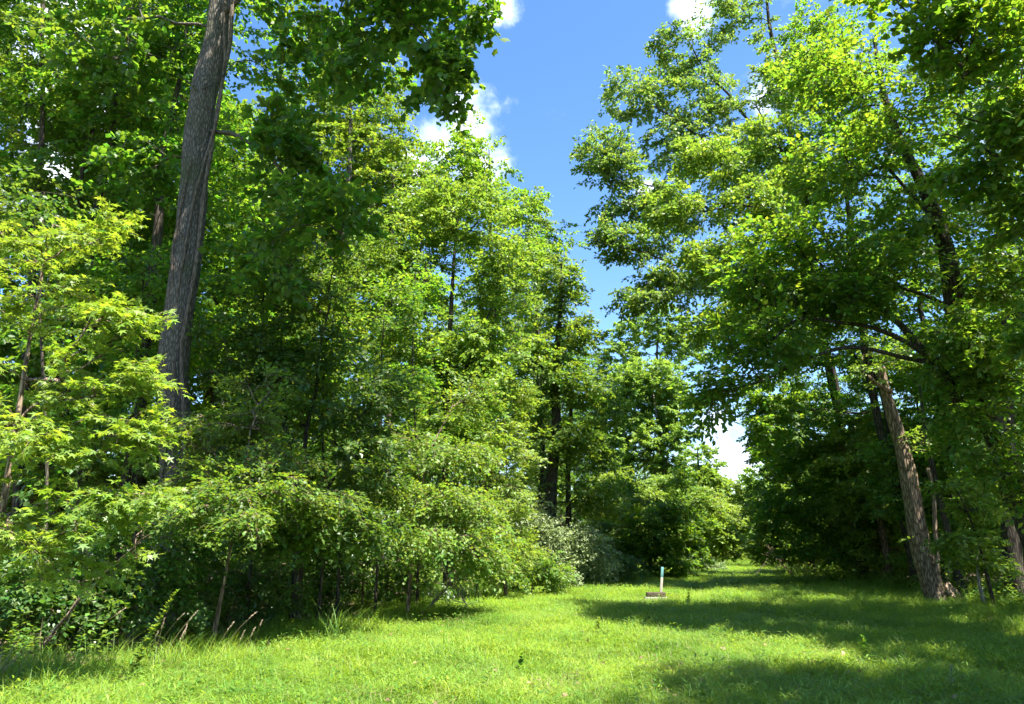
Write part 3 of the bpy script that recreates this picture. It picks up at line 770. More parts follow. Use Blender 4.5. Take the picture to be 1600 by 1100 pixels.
# ---- left: taller trees behind the edge
b = gpt(600, 29)
tree('tall_rear_tree', 'tall tree rising behind domed vine-draped tree beneath the white cloud', b,
     line(29, (600, 905), (605, 700), (612, 450), (615, 320), (612, 240)), (.22, .16, .10, .04),
     [(A_(605, 285, 29), (2.3, 2.2, 2.1), 130), (A_(560, 200, 29), (2.2, 2.0, 2.2), 110), (A_(665, 335, 29), (1.6, 1.6, 1.3), 70), (A_(540, 330, 28.6), (2.0, 2, 1.8), 90), (A_(480, 180, 29), (2.2, 2.0, 2.2), 90), (A_(600, 430, 28.5), (2.2, 2, 1.8), 70)],
     'elm', 'bark_dark', lsize=.12, n_leaf=15, sprays=5, seed=51)

b = gpt(845, 40)
tree('conical_tree', 'pointed pale green treetop against blue sky at centre', b,
     line(40, (850, 885), (848, 700), (842, 500), (835, 310)), (.24, .18, .10, .02),
     [(A_(833, 350, 40), (1.2, 1.2, 1.8), 60), (A_(845, 420, 40), (2.0, 2.0, 1.8), 90), (A_(850, 520, 40), (2.6, 2.4, 2.2), 110), (A_(850, 650, 40), (2.8, 2.6, 2.4), 90), (A_(795, 330, 41), (.9, .9, 1.1), 25)],
     'ash', 'bark_dark', lsize=.14, n_leaf=14, sprays=5, seed=53)

b = gpt(862, 31)
tree('ivy_column_tree', 'dark trunk cloaked in leafy tufts right of the pointed treetop', b,
     line(31, (858, 905), (862, 760), (868, 600), (876, 480), (880, 410)), (.30, .26, .2, .12, .03),
     [(A_(880, 450, 31), (1.1, 1.0, 1.2), 60), (A_(905, 520, 31), (1.0, 1.0, .9), 50), (A_(900, 600, 30.6), (1.3, 1.1, 1.0), 70), (A_(840, 560, 30.6), (1.0, 1.0, 1.1), 55), (A_(890, 690, 30.4), (1.4, 1.2, .9), 70), (A_(920, 770, 30.4), (1.3, 1.1, .6), 45), (A_(830, 650, 30.6), (.8, .8, .8), 35)],
     'elm', 'bark_dark', lsize=.12, n_leaf=14, sprays=4, seed=55, trunk_leaf=260, flat=.5)

b = gpt(895, 33)
tree('dark_stem_tree', 'narrow dark double stem standing behind silvery arching shrub', b,
     line(33, (885, 900), (888, 800), (886, 700), (890, 600)), (.16, .12, .06),
     [(A_(930, 700, 33), (1.4, 1.2, 1.4), 60), (A_(945, 640, 33), (1.3, 1.2, 1.3), 60), (A_(940, 780, 32.6), (1.2, 1.0, .8), 50)], 'yellow', 'bark_dark', lsize=.12, n_leaf=14, sprays=4, seed=56)

b = gpt(1020, 56)
tree('pale_dome_tree', 'pale green round-domed tree above the rounded dark bush', b,
     line(56, (1040, 880), (1037, 760), (1030, 680), (1015, 590)), (.17, .14, .10, .03),
     [(A_(1010, 595, 56), (3.2, 2.4, 2.0), 190), (A_(970, 640, 56), (1.9, 1.8, 2.2), 100), (A_(1055, 650, 56), (2.1, 1.8, 2.4), 120), (A_(1015, 690, 55.6), (3.0, 2.2, 2.2), 150), (A_(960, 720, 55), (1.6, 1.6, 2.0), 60)],
     'pale', 'bark_pale', lsize=.18, n_leaf=18, sprays=5, seed=57,
     limbs=[(line(56, (1038, 780), (1020, 720), (995, 660), (975, 610)), (.08, .03)), (line(56, (1037, 760), (1050, 700), (1060, 650), (1062, 600)), (.08, .03))])

b = gpt(1085, 64)
tree('far_bend_tree', 'light green tree left of the low gap of cloudy sky', b,
     line(64, (1090, 875), (1092, 790), (1090, 700)), (.2, .15, .04),
     [(A_(1090, 730, 64), (2.2, 2.2, 2.4), 100), (A_(1112, 770, 63), (1.7, 1.8, 2.4), 80), (A_(1065, 770, 64), (2.0, 2.0, 2.6), 80), (A_(1100, 820, 62), (2.0, 1.8, 1.8), 60)],
     'yellow', 'bark_dark', lsize=.19, n_leaf=16, sprays=5, seed=59)

b = gpt(1030, 78)
tree('far_tall_tree', 'distant pale treetop showing through the gap above pale domed tree', b,
     line(78, (1030, 870), (1030, 700), (1028, 480)), (.3, .22, .05),
     [(A_(1020, 510, 78), (3.8, 3.4, 3.2), 130), (A_(975, 540, 78), (2.6, 2.4, 2.8), 70), (A_(1075, 540, 78), (3.0, 2.8, 3.2), 80), (A_(1040, 620, 78), (4.5, 4, 3.8), 110)],
     'pale', 'bark_dark', lsize=.26, n_leaf=14, sprays=5, seed=60)

for i, (px, Y, top, w, mt, lab) in enumerate([
    (1140, 66, 745, 2.0, 'yellow', 'small tree at path end just below the cloudy gap'),
    (1160, 74, 770, 2.4, 'pale', 'low pale green tree closing the vista at path end'),
    (1180, 82, 740, 2.6, 'pale', 'farthest pale tree directly above end of grass path'),
]):
    b = gpt(px, Y); t = A_(px, top, Y)
    tree('vista_tree', lab, b, [b - [0, 0, .2], b + [0, 0, t[2] * .5], t], (.15, .1, .03),
         [(b + [0, 0, t[2] * .78], (w * .8, w * .8, t[2] * .24), 70), (b + [0, 0, t[2] * .45], (w, w, t[2] * .32), 90), (b + [0, 0, t[2] * .18], (w, w, t[2] * .16), 40)], mt, 'bark_dark',
         group='small trees closing the vista', lsize=.2, n_leaf=12, sprays=5, seed=62 + i)

# ---- right: leaning broken trunk
b = gpt(1463, 21.0)
tree('leaning_snag', 'thick brown leaning trunk with broken top and one short stub limb', b,
     [b - [0, 0, .3], A_(1460, 930, 21), A_(1450, 860, 21), A_(1436, 780, 21), A_(1420, 710, 21), A_(1403, 650, 21), A_(1392, 610, 21), A_(1386, 572, 21)], [.27, .26, .25, .225, .19, .15, .12],
     [(A_(1440, 690, 20.8), (.5, .5, .3), 8), (A_(1440, 700, 20.6), (.35, .3, .15), 5), (A_(1390, 552, 20.6), (.8, .6, .45), 24), (A_(1350, 575, 20.5), (.4, .4, .2), 8)], 'yellow', 'bark_brown', lsize=.09, n_leaf=12, spray_len=.4, sprays=2, seed=70, ridge=.075, stub=True, trunk_leaf=14,
     limbs=[([A_(1393, 612, 21), A_(1378, 606, 20.95), A_(1362, 597, 20.9), A_(1354, 586, 20.9)], (.085, .045)), ([b + [0, -.1, .55], b + [.35, -.25, .2], b + [.75, -.4, -.02]], (.13, .04)), ([b + [-.1, -.1, .5], b + [-.3, -.3, .18], b + [-.6, -.5, -.02]], (.12, .04)), ([b + [0, -.15, .5], b + [.05, -.45, .15], b + [.1, -.8, -.02]], (.11, .03)), ([A_(1468, 940, 20.75), A_(1462, 870, 20.72), A_(1452, 800, 20.74), A_(1441, 730, 20.78)], (.075, .045))])

b = gpt(1500, 23.0)
tree('climbing_vine_stem', 'thin dark sinuous stem just right of leaning broken trunk', b,
     [b - [0, 0, .2], A_(1490, 900, 23), A_(1487, 850, 23), A_(1470, 800, 23), A_(1462, 750, 23), A_(1452, 700, 23), A_(1440, 600, 23)], (.14, .11, .09, .06, .03),
     [(A_(1500, 700, 23.5), (1.4, 1.2, 1.0), 50), (A_(1460, 560, 23.5), (1.5, 1.2, 1.2), 60)], 'maple', 'bark_dark', lsize=.1, n_leaf=15, sprays=4, seed=71)

b = gpt(1432, 26)
tree('dark_leaning_tree', 'dark trunk leaning left behind the leaning broken trunk', b,
     [b - [0, 0, .3], A_(1428, 880, 26), A_(1410, 800, 26), A_(1390, 730, 26), A_(1368, 655, 26), A_(1352, 560, 26), A_(1340, 440, 26), A_(1325, 300, 26), A_(1310, 150, 26)], (.15, .14, .13, .11, .07, .03),
     [(A_(1330, 430, 26), (2.4, 2.2, 1.8), 110), (A_(1260, 520, 25), (2.0, 1.8, 1.3), 80), (A_(1320, 250, 26), (2.6, 2.4, 2.2), 120), (A_(1300, 90, 26), (2.8, 2.6, 2.4), 110), (A_(1400, 560, 26), (1.8, 1.8, 1.2), 60), (A_(1200, 640, 25), (1.2, 1.4, 1.2), 50)],
     'maple', 'bark_dark', lsize=.12, n_leaf=16, sprays=5, seed=72, flat=.3)

# ---- right: dark maple arching over the clearing
b = gpt(1660, 15.5)
tree('arching_maple', 'dark leaning maple spreading long arched limbs over grass from right edge', b,
     [b - [0, 0, .3], A_(1625, 880, 15.5), A_(1590, 780, 15.5), A_(1548, 690, 15.5), A_(1512, 600, 15.4), A_(1490, 480, 15.4), A_(1478, 380, 15.4), A_(1440, 290, 15.5), A_(1400, 200, 15.5), A_(1360, 60, 15.6)], (.30, .27, .24, .2, .15, .09, .03),
     [(A_(1290, 470, 15), (1.4, 1.3, .6), 70), (A_(1190, 540, 14.8), (.9, 1.1, .7), 55), (A_(1120, 600, 14.8), (.5, .7, .45), 26), (A_(1110, 645, 14.9), (.2, .3, .15), 5), (A_(1360, 420, 15), (1.3, 1.4, .7), 60), (A_(1250, 380, 15.2), (1.3, 1.3, .6), 60), (A_(1460, 330, 15.2), (1.4, 1.4, .8), 60),
      (A_(1330, 260, 15.4), (1.4, 1.4, .8), 60), (A_(1420, 170, 15.5), (1.5, 1.4, .8), 60), (A_(1560, 420, 15), (1.2, 1.3, .8), 50), (A_(1300, 120, 15.6), (1.2, 1.2, .8), 45), (A_(1540, 580, 14.6), (1.1, 1.1, .6), 45), (A_(1180, 440, 15.2), (1.0, 1.1, .5), 45), (A_(1530, 660, 14.4), (.9, .7, .8), 40), (A_(1500, 520, 14.4), (.9, .8, .7), 40), (A_(1600, 740, 14.2), (.8, .7, .6), 30)],
     'maple', 'bark_dark', leaf='simple', lsize=.105, n_leaf=15, spray_len=.6, sprays=4, seed=74, flat=.22, droop=.3, jit=.4, gather=.3,
     limbs=[([A_(1506, 640, 15.4), A_(1470, 590, 15.2), A_(1443, 548, 15.1), A_(1420, 500, 15), A_(1398, 480, 15), A_(1352, 456, 14.9), A_(1310, 440, 14.8)], (.13, .03)),
            ([A_(1440, 550, 15.1), A_(1415, 530, 15), A_(1370, 508, 14.9), A_(1290, 500, 14.8), A_(1240, 520, 14.8), A_(1205, 545, 14.7)], (.06, .02)),
            ([A_(1450, 565, 15.1), A_(1410, 562, 15), A_(1345, 548, 14.9), A_(1325, 538, 14.9), A_(1270, 548, 14.8), A_(1225, 570, 14.7), A_(1160, 600, 14.7)], (.055, .018)),
            ([A_(1494, 490, 15.4), A_(1470, 470, 15.2), A_(1415, 448, 15.1), A_(1380, 445, 15), A_(1300, 420, 15)], (.05, .015)),
            ([A_(1478, 380, 15.4), A_(1445, 330, 15.4), A_(1410, 290, 15.4), A_(1390, 260, 15.4)], (.06, .03))])

# ---- right: tall tree with open crown over the clearing
b = gpt(1340, 35.7)
tree('tall_open_tree', 'tall tree with open airy crown reaching left across blue sky', b,
     [b - [0, 0, .3], A_(1325, 760, 35.75), A_(1300, 600, 35.20), A_(1270, 450, 34.10), A_(1245, 300, 33.00), A_(1225, 150, 33.00), A_(1200, 20, 33.00), A_(1180, -90, 33.00)], (.22, .2, .18, .16, .13, .09, .04),
     [(A_(1000, 150, 32.45), (2.09, 1.6, 1.21), 56), (A_(945, 235, 31.90), (1.54, 1.4, 0.99), 44), (A_(1060, 230, 32.45), (2.20, 1.6, 1.65), 76), (A_(1010, 310, 31.90), (1.76, 1.4, 0.88), 36), (A_(1100, 160, 32.45), (2.09, 1.6, 1.54), 60), (A_(960, 330, 31.68), (1.10, 1.0, 0.50), 14), (A_(1040, 430, 31.13), (1.76, 1.3, 0.88), 40), (A_(1040, 60, 32.78), (1.10, 1.0, 0.77), 16), (A_(960, 270, 31.90), (1.65, 1.4, 0.55), 32), (A_(1080, 90, 33.00), (1.87, 1.6, 1.43), 46), (A_(1150, 20, 33.00), (2.20, 1.8, 1.87), 46),
      (A_(1000, 380, 31.35), (2.09, 1.6, 0.77), 50), (A_(950, 365, 31.35), (0.99, 1.0, 0.39), 16), (A_(1060, 330, 31.90), (1.76, 1.6, 1.32), 55), (A_(1120, 420, 31.35), (1.98, 1.6, 1.43), 70), (A_(1010, 470, 30.80), (1.87, 1.4, 0.66), 38), (A_(1150, 250, 31.90), (2.20, 1.8, 1.98), 80), (A_(1140, 520, 30.80), (1.43, 1.3, 1.10), 40), (A_(1230, 120, 31.90), (1.98, 1.6, 1.98), 60), (A_(1220, 300, 31.68), (1.98, 1.6, 1.76), 60), (A_(1200, 450, 31.24), (1.65, 1.5, 1.32), 45)],
     'ash', 'bark_dark', lsize=.145, n_leaf=16, spray_len=.65, sprays=5, seed=76, flat=.6, gather=.25, jit=.7,
     limbs=[([A_(1262, 450, 33.00), A_(1200, 340, 32.56), A_(1130, 260, 32.34), A_(1090, 205, 32.12), A_(1040, 170, 32.12), A_(990, 140, 32.12)], (.13, .025)),
            ([A_(1240, 290, 33.00), A_(1170, 190, 32.78), A_(1120, 130, 32.78), A_(1070, 60, 32.78), A_(1040, 40, 32.78)], (.10, .02)),
            ([A_(1268, 520, 33.00), A_(1200, 420, 32.12), A_(1110, 330, 31.68), A_(1040, 290, 31.46), A_(960, 285, 31.46)], (.12, .02)),
            ([A_(1272, 560, 33.00), A_(1180, 480, 31.68), A_(1090, 420, 31.24), A_(1010, 400, 31.02), A_(930, 375, 31.02)], (.10, .02)),
            ([A_(1225, 150, 33.00), A_(1215, 80, 33.00), A_(1200, 10, 33.00)], (.09, .05))])

b = gpt(1425, 26.2)
tree('drooping_leaf_tree', 'bright tree with drooping pale leaves in front of tall airy crown', b,
     [b - [0, 0, .3], A_(1405, 760, 26.16), A_(1375, 600, 26.16), A_(1330, 450, 26.16), A_(1270, 330, 26.16), A_(1215, 230, 26.16), A_(1180, 160, 26.16)], (.17, .15, .13, .10, .06, .02),
     [(A_(1110, 250, 25.51), (1.5, 1.3, 1.0), 60), (A_(1060, 320, 25.07), (1.1, 1.1, .8), 40), (A_(1170, 320, 25.07), (1.5, 1.3, 1.1), 60), (A_(1120, 400, 24.85), (1.2, 1.1, .9), 45), (A_(1210, 210, 25.72), (1.5, 1.3, 1.2), 60), (A_(1270, 130, 26.16), (1.7, 1.5, 1.3), 60), (A_(1250, 280, 25.51), (1.4, 1.3, 1.0), 50), (A_(1160, 480, 24.63), (1.3, 1.1, .8), 40), (A_(1100, 500, 24.63), (.8, .8, .5), 20)],
     'yellow', 'bark_dark', lsize=.125, n_leaf=15, spray_len=.6, sprays=5, seed=77, flat=.5, droop=.7, jit=.6, gather=.25)

# ---- right: near leafy boughs entering at the top corner
b = gpt(1900, 11.5)
tree('near_corner_tree', 'broad-leaved tree whose boughs enter at the top right corner', b,
     [b - [0, 0, .3], A_(1870, 700, 11.5), A_(1840, 500, 11.5), A_(1810, 300, 11.6), A_(1780, 100, 11.7), A_(1750, -150, 11.8), A_(1730, -420, 12)], (.24, .22, .2, .16, .1, .04),
     [(A_(1540, 60, 11.2), (.9, 1.0, .7), 40), (A_(1590, 180, 11.2), (.7, .9, .7), 34), (A_(1480, 20, 11.4), (.8, .9, .5), 26), (A_(1540, 260, 11.4), (.7, .8, .45), 22), (A_(1640, 330, 11.4), (.9, .9, .8), 30), (A_(1440, -60, 11.6), (1.2, 1.2, .6), 30),
      (A_(1600, -130, 11.8), (1.8, 1.6, 1.2), 60), (A_(1700, -350, 12), (2.2, 2.0, 1.6), 60), (A_(1650, 520, 11.4), (.7, .8, .6), 18)],
     'maple', 'bark_dark', leaf='maple', lsize=.125, n_leaf=13, spray_len=.5, sprays=4, seed=78, flat=.3, droop=.35, pick=260,
     limbs=[([A_(1800, 260, 11.6), A_(1700, 180, 11.4), A_(1600, 142, 11.3), A_(1550, 125, 11.2), A_(1512, 115, 11.2)], (.06, .02)),
            ([A_(1805, 290, 11.6), A_(1700, 200, 11.4), A_(1600, 184, 11.3), A_(1540, 178, 11.3), A_(1484, 162, 11.3)], (.04, .012)),
            ([A_(1815, 340, 11.6), A_(1700, 330, 11.4), A_(1600, 275, 11.4), A_(1540, 230, 11.4), A_(1480, 196, 11.4)], (.055, .012))])

# ---- right: layered trees farther along the edge
for i, (px, Y, lab, lobes, mt) in enumerate([
    (1345, 31, 'slim dark tree with low leafy boughs between path end and leaning trunks', [((1290, 740), (2.0, 1.8, 1.3)), ((1240, 700), (1.6, 1.5, 1.2)), ((1330, 800), (2.0, 1.6, 1.3)), ((1300, 640), (2.2, 2, 1.4)), ((1230, 790), (1.5, 1.4, 1.0)), ((1280, 850), (1.8, 1.4, .8))], 'maple'),
    (1265, 38, 'leafy tree with boughs sweeping low onto brush pile', [((1230, 720), (2.0, 2.0, 1.6)), ((1212, 790), (1.7, 1.6, 1.2)), ((1260, 820), (2.2, 1.8, 1.2)), ((1200, 680), (1.1, 1.3, 1.2)), ((1255, 640), (2.0, 2, 1.4)), ((1215, 850), (1.5, 1.4, .8))], 'elm'),
    (1250, 50, 'rounded green tree on right side just before path end', [((1250, 720), (2.0, 2.4, 2.0)), ((1235, 780), (1.9, 2.0, 1.8)), ((1235, 830), (2.2, 2.2, 1.6)), ((1205, 855), (1.4, 1.6, 1.0))], 'yellow'),
    (1215, 64, 'pale green tree farthest along the right side of path', [((1205, 780), (1.8, 2.0, 2.6)), ((1195, 830), (1.8, 2.0, 2.0))], 'pale'),
]):
    b = gpt(px, Y); tz = A_(px, (560, 640, 700, 750)[i], Y)[2]
    tree('edge_tree', lab, b, [b - [0, 0, .3], b + [-.1, 0, tz * .3], b + [-.4, 0, tz * .6], b + [-.7, 0, tz]], (.17, .14, .10, .03),
         [(A_(c[0], c[1], Y), r, 62) for c, r in lobes] + [(b + [-.7, 0, tz], (2.4, 2.4, 2.0) if i < 2 else (1.8, 2.0, 1.6), 70)], mt, 'bark_dark', group='trees along the right edge', lsize=.12 + .02 * i, n_leaf=15, sprays=5, seed=80 + i, flat=.3)

b = gpt(1590, 20)
tree('dark_forked_trunk', 'dark forked trunk near right frame edge beside the pale sapling', b,
     [b - [0, 0, .3], A_(1585, 930, 20), A_(1578, 880, 20), A_(1572, 780, 20), A_(1565, 650, 20), A_(1560, 500, 20)], (.26, .22, .18, .1),
     [(A_(1550, 700, 20.4), (1.3, 1.2, 1.0), 34), (A_(1610, 620, 20.5), (1.4, 1.3, 1.2), 36), (A_(1580, 480, 20.5), (1.5, 1.4, 1.2), 36)], 'elm', 'bark_dark', lsize=.1, n_leaf=15, sprays=4, seed=86,
     limbs=[([A_(1610, 985, 20), A_(1600, 920, 20), A_(1586, 880, 20)], (.16, .13))])

b = gpt(1532, 18.6)
tree('pale_sapling', 'small pale-stemmed sunlit sapling in weeds right of leaning broken trunk', b,
     [b - [0, 0, .1], A_(1530, 930, 18.6), A_(1528, 890, 18.6), A_(1522, 840, 18.6)], (.05, .035, .012),
     [(A_(1525, 870, 18.5), (.6, .55, .3), 26), (A_(1490, 850, 18.4), (.35, .4, .15), 8), (A_(1560, 880, 18.5), (.3, .4, .2), 8)], 'yellow', 'bark_pale', cat='sapling', lsize=.1, n_leaf=12, spray_len=.4, sprays=4, seed=88, flat=.2)

b = gpt(1500, 17.5)
tree('bright_understorey', 'low bough of bright yellow leaves right of thin dark stem', b,
     [b - [0, 0, .1] + [1.2, 1.0, 0], b + [1.0, .8, 1.2], b + [.6, .4, 2.2], b + [.2, .1, 2.7]], (.04, .03, .012),
     [(A_(1510, 840, 17.8), (.65, .6, .18), 22), (A_(1540, 790, 18), (.8, .7, .25), 26), (A_(1500, 760, 18), (.7, .6, .2), 18)], 'yellow', 'bark_dark', cat='sapling', lsize=.1, n_leaf=13, spray_len=.45, sprays=4, seed=89, flat=.2)

# ---- shared trees filling the woods behind
def proto(seed, H, R, mt, bark, lsize, label, name, low=.25, n=62):
    rng = np.random.default_rng(seed)
    lob = []
    for k in range(7):
        z = H * (low + (1 - low) * (k + .5) / 7); w = R * (1 - .55 * abs((k - 2.4) / 4.5) ** 1.6)
        a = rng.uniform(0, 6.28); o = R * .35
        lob.append((np.array([math.cos(a) * o, math.sin(a) * o, z]), (w, w, H * .09), n))
    tp = [np.array([0, 0, -.3]), np.array([.1, 0, H * .25]), np.array([-.15, .1, H * .6]), np.array([0, 0, H * .97])]
    return tree(name, label, (0, 0, 0), tp, (R * .065, R * .055, R * .035, .02), lob, mt, bark, lsize=lsize, n_leaf=15, sprays=5, seed=seed, flat=.4)


def fill():
    P = [proto(101, 20, 3.6, 'maple', 'bark_dark', .13, 'x', 'forest_tree', .30), proto(102, 23, 3.4, 'elm', 'bark_grey', .13, 'x', 'forest_tree', .35),
         proto(103, 17, 3.2, 'poplar', 'bark_dark', .13, 'x', 'forest_tree', .18), proto(104, 8, 2.4, 'elm', 'bark_dark', .12, 'x', 'understorey_tree', .12, 60), proto(105, 6, 2.2, 'yellow', 'bark_brown', .11, 'x', 'understorey_tree', .10, 60)]
    rng = np.random.default_rng(5)
    placed = []; used = [False] * 5

    def put(k, x, y, sc, label, group):
        rz = rng.uniform(0, 6.28); z = float(hgt(x, y))
        if not used[k]:
            used[k] = True; r = P[k]; r.location = (x, y, z); r.rotation_euler = (0, 0, rz); r.scale = (sc,) * 3
            r["label"] = label; r["group"] = group
        else:
            copy_tree(P[k], (x, y, z), rz, sc, label, group)
    for side in (-1, 1):
        tries = 0
        cnt = 0
        while tries < 900 and cnt < (60 if side < 0 else 34):
            tries += 1
            y = rng.uniform(17 if side < 0 else 13, 82); d = 3.0 + abs(rng.normal(0, 9))
            if side > 0 and y < 18: d += 3
            x = (edge_x(LEFT_EDGE, y) - d) if side < 0 else (edge_x(RIGHT_EDGE, y) + d)
            if abs(x) / y > .95: continue
            u = 800 + 1155 * x / (y * .97)
            if side < 0 and u > 770 and d < 9: continue
            if side > 0 and (u < 1250 or (y > 42 and d < 9)): continue
            if any((x - a) ** 2 + (y - b_) ** 2 < 2.9 ** 2 for a, b_ in placed): continue
            placed.append((x, y)); cnt += 1
            k = int(rng.choice([0, 1, 2, 3, 4], p=[.2, .18, .16, .26, .2]))
            tall = k < 3
            if side < 0:
                lab = ('tall tree deep in the woods behind left thicket' if tall else 'leafy understorey tree among trunks behind left thicket')
                grp = 'woods behind the left thicket, tall trees' if tall else 'understorey behind the left thicket'
            else:
                lab = ('tall tree deep in the woods behind right edge trees' if tall else 'leafy understorey tree among trunks behind right edge')
                grp = 'woods behind the right edge, tall trees' if tall else 'understorey behind the right edge'
            lab = ('dark-barked broad ', 'grey-barked lofty ', 'bright-leaved ', 'small green ', 'small yellow-green ')[k] + lab.replace('tall tree', 'tree').replace('leafy ', '') + (', near its front', '', ', far back')[0 if d < 6 else 1 if d < 13 else 2]
            put(k, x, y, rng.uniform(.82, 1.1) * (.62 if y > 34 and d < 15 else 1), lab, grp)


    for k, x, y, sc, lab in ((0, 13.5, 4.6, .9, 'tall tree outside right of view shading the near grass'), (2, 13.0, 8.8, .95, 'second tall tree right of view shading foreground grass'),
                        (1, 15.5, 13.6, .85, 'grey-barked tree at right edge behind broad-leaved corner boughs')):
        put(k, x, y, sc, lab, 'woods along the near right side')
    put(1, 9.9, 2.2, .8, 'grey-barked tree beside the viewpoint shading bottom of lawn', 'woods along the near right side')
    put(0, 10.6, 3.8, .85, 'nearest tall tree out of view right shading foreground', 'woods along the near right side')
    rows = [(4, 6.6, 45, .95, 'yellow-green small tree left of lane, nearest of the far row'), (4, 9.6, 50.5, 1.0, 'yellow-green small tree left of lane, second in the far row'), (3, 12.4, 56.5, 1.0, 'green small tree left of lane, third in the far row'), (4, 16.0, 62, 1.1, 'yellow-green small tree left of lane, last in the far row'),
            (3, 14.2, 25.5, .85, 'small leafy tree right of lane directly behind leaning broken trunk'), (4, 14.4, 29.5, 1.1, 'yellow-green small tree right of lane left of slim dark tree'), (3, 15.2, 33.0, .9, 'small leafy tree right of lane just before brush pile'), (4, 17.2, 40.0, 1.15, 'yellow-green small tree right of lane behind brush pile'), (3, 20.0, 45.5, .9, 'green small tree right of lane beyond brush pile'), (4, 22.6, 53.0, 1.1, 'yellow-green small tree right of lane near its end'),
            (3, 17.5, 22.5, .9, 'small leafy tree filling the wood right of leaning broken trunk'), (4, 20.5, 27.0, 1.1, 'yellow-green small tree deep right behind thin sinuous stem'), (4, 18.4, 18.8, .8, 'bright small tree behind dark forked trunk at right edge')]
    for k, x, y, sc, lab in rows:
        put(k, x, y, sc, lab, 'small trees lining the lane')
    for k, x, y, sc in ((0, -10.5, 20.5, 1.05), (1, -13.5, 23, 1.0), (2, -11, 26.5, 1.1), (0, -17, 21.5, 1.0)):
        put(k, x, y, sc, 'tall crown backing the slim stems at upper left', 'woods behind the left thicket, tall trees')


fill()


def distant_woods(name, label, pts, seed, n=16000, top=13, k=1.0):
    rng = np.random.default_rng(seed); E = np.array(pts, float)
    t = rng.uniform(0, len(E) - 1, n); i = t.astype(int); w = (t - i)[:, None]
    b = E[i] * (1 - w) + E[i + 1] * w
    hh = top * (.75 + .25 * np.sin(t * 9 + seed) * np.sin(t * 23))
    z = hh * rng.random(n) ** .8
    lump = np.sin(t * 41 + z * .7) * 1.2 + np.sin(t * 17 - z * 1.1) * 1.5
    pos = np.stack([b[:, 0] + rng.normal(0, 1.3, n) + lump * .5, b[:, 1] + rng.normal(0, 1.3, n) + lump, z], 1)
    up = np.array([0, 0, 1.0])[None] + rng.normal(0, .6, (n, 3))
    mats = frame(rng.normal(size=(n, 3)) * np.array([1, 1, .4]), up) * rng.uniform(.35, .75, n)[:, None, None] * k
    o = obj(name, leaf_mesh(name, 'simple', pos, mats, M['maple'])); tag(o, label, 'woods', kind='stuff')


distant_woods('distant_woods', 'dark mass of far woods closing the left forest', [(-75, 40), (-60, 62), (-38, 76), (-15, 84), (8, 90)], 1)
distant_woods('shady_thicket', 'dim leafy thicket glimpsed between the trunks of left woods', [(-30, 22), (-24, 30), (-18, 38), (-9, 46), (0, 54)], 4, 15000, 6, .6)
distant_woods('shady_thicket', 'dim leafy thicket glimpsed between the trunks of right woods', [(33, 24), (30, 34), (28, 46), (32, 58)], 5, 11000, 6, .6)
distant_woods('distant_woods', 'dark mass of far woods closing the right forest', [(75, 30), (66, 52), (56, 70), (44, 84), (38, 92)], 2)
distant_woods('distant_woods', 'far woods behind the end of the grass path', [(5, 92), (20, 98), (40, 96)], 3, 9000, 9)

# ------------------------------------------------------------------ grass and weeds
def scatter(name, protos, P, rot, scl, idx, label, cat=None):
    """one object; blades set out on points by a node group"""
    col = bpy.data.collections.new(name + '_kinds')
    for k, me in enumerate(protos):
        o = bpy.data.objects.new('%s_kind_%02d' % (name, k), me); col.objects.link(o)
    me = bpy.data.meshes.new(name); me.vertices.add(len(P)); me.vertices.foreach_set("co", np.asarray(P, np.float32).ravel())
    a = me.attributes.new('rot', 'FLOAT_VECTOR', 'POINT'); a.data.foreach_set('vector', np.asarray(rot, np.float32).ravel())
    a = me.attributes.new('scl', 'FLOAT_VECTOR', 'POINT'); a.data.foreach_set('vector', np.asarray(scl, np.float32).ravel())
    a = me.attributes.new('idx', 'INT', 'POINT'); a.data.foreach_set('value', np.asarray(idx, np.int32))
    o = obj(name, me)
    g = bpy.data.node_groups.new(name, 'GeometryNodeTree')
    g.interface.new_socket('Geometry', in_out='INPUT', socket_type='NodeSocketGeometry')
    g.interface.new_socket('Geometry', in_out='OUTPUT', socket_type='NodeSocketGeometry')
    N, L = g.nodes.new, g.links.new
    gi, go = N('NodeGroupInput'), N('NodeGroupOutput')
    ci = N('GeometryNodeCollectionInfo'); ci.inputs['Collection'].default_value = col
    ci.inputs['Separate Children'].default_value = True; ci.inputs['Reset Children'].default_value = True
    ip = N('GeometryNodeInstanceOnPoints'); ip.inputs['Pick Instance'].default_value = True

    def na(n, t):
        x = N('GeometryNodeInputNamedAttribute'); x.data_type = t; x.inputs['Name'].default_value = n; return x.outputs['Attribute']
    L(gi.outputs[0], ip.inputs['Points']); L(ci.outputs[0], ip.inputs['Instance'])
    L(na('idx', 'INT'), ip.inputs['Instance Index']); L(na('rot', 'FLOAT_VECTOR'), ip.inputs['Rotation']); L(na('scl', 'FLOAT_VECTOR'), ip.inputs['Scale'])
    L(ip.outputs[0], go.inputs[0])
    md = o.modifiers.new('scatter', 'NODES'); md.node_group = g
    tag(o, label, cat, kind='stuff')
    return o


def blade(V, F, base, ang, h, w, lean, n=3, curl=1.0):
    i0 = len(V)
    dx, dy = math.cos(ang), math.sin(ang); sx, sy = -dy, dx
    for k in range(n + 1):
        t = k / n; ww = w * (1 - t) ** .7 * (.6 + .8 * t if t < .5 else 1)
        out = lean * h * t ** (1 + curl); z = h * t * (1 - .35 * lean * t)
        c = (base[0] + dx * out, base[1] + dy * out, base[2] + z)
        V.append((c[0] - sx * ww, c[1] - sy * ww, c[2])); V.append((c[0] + sx * ww, c[1] + sy * ww, c[2]))
    for k in range(n):
        a = i0 + 2 * k; F.append((a, a + 1, a + 3, a + 2))


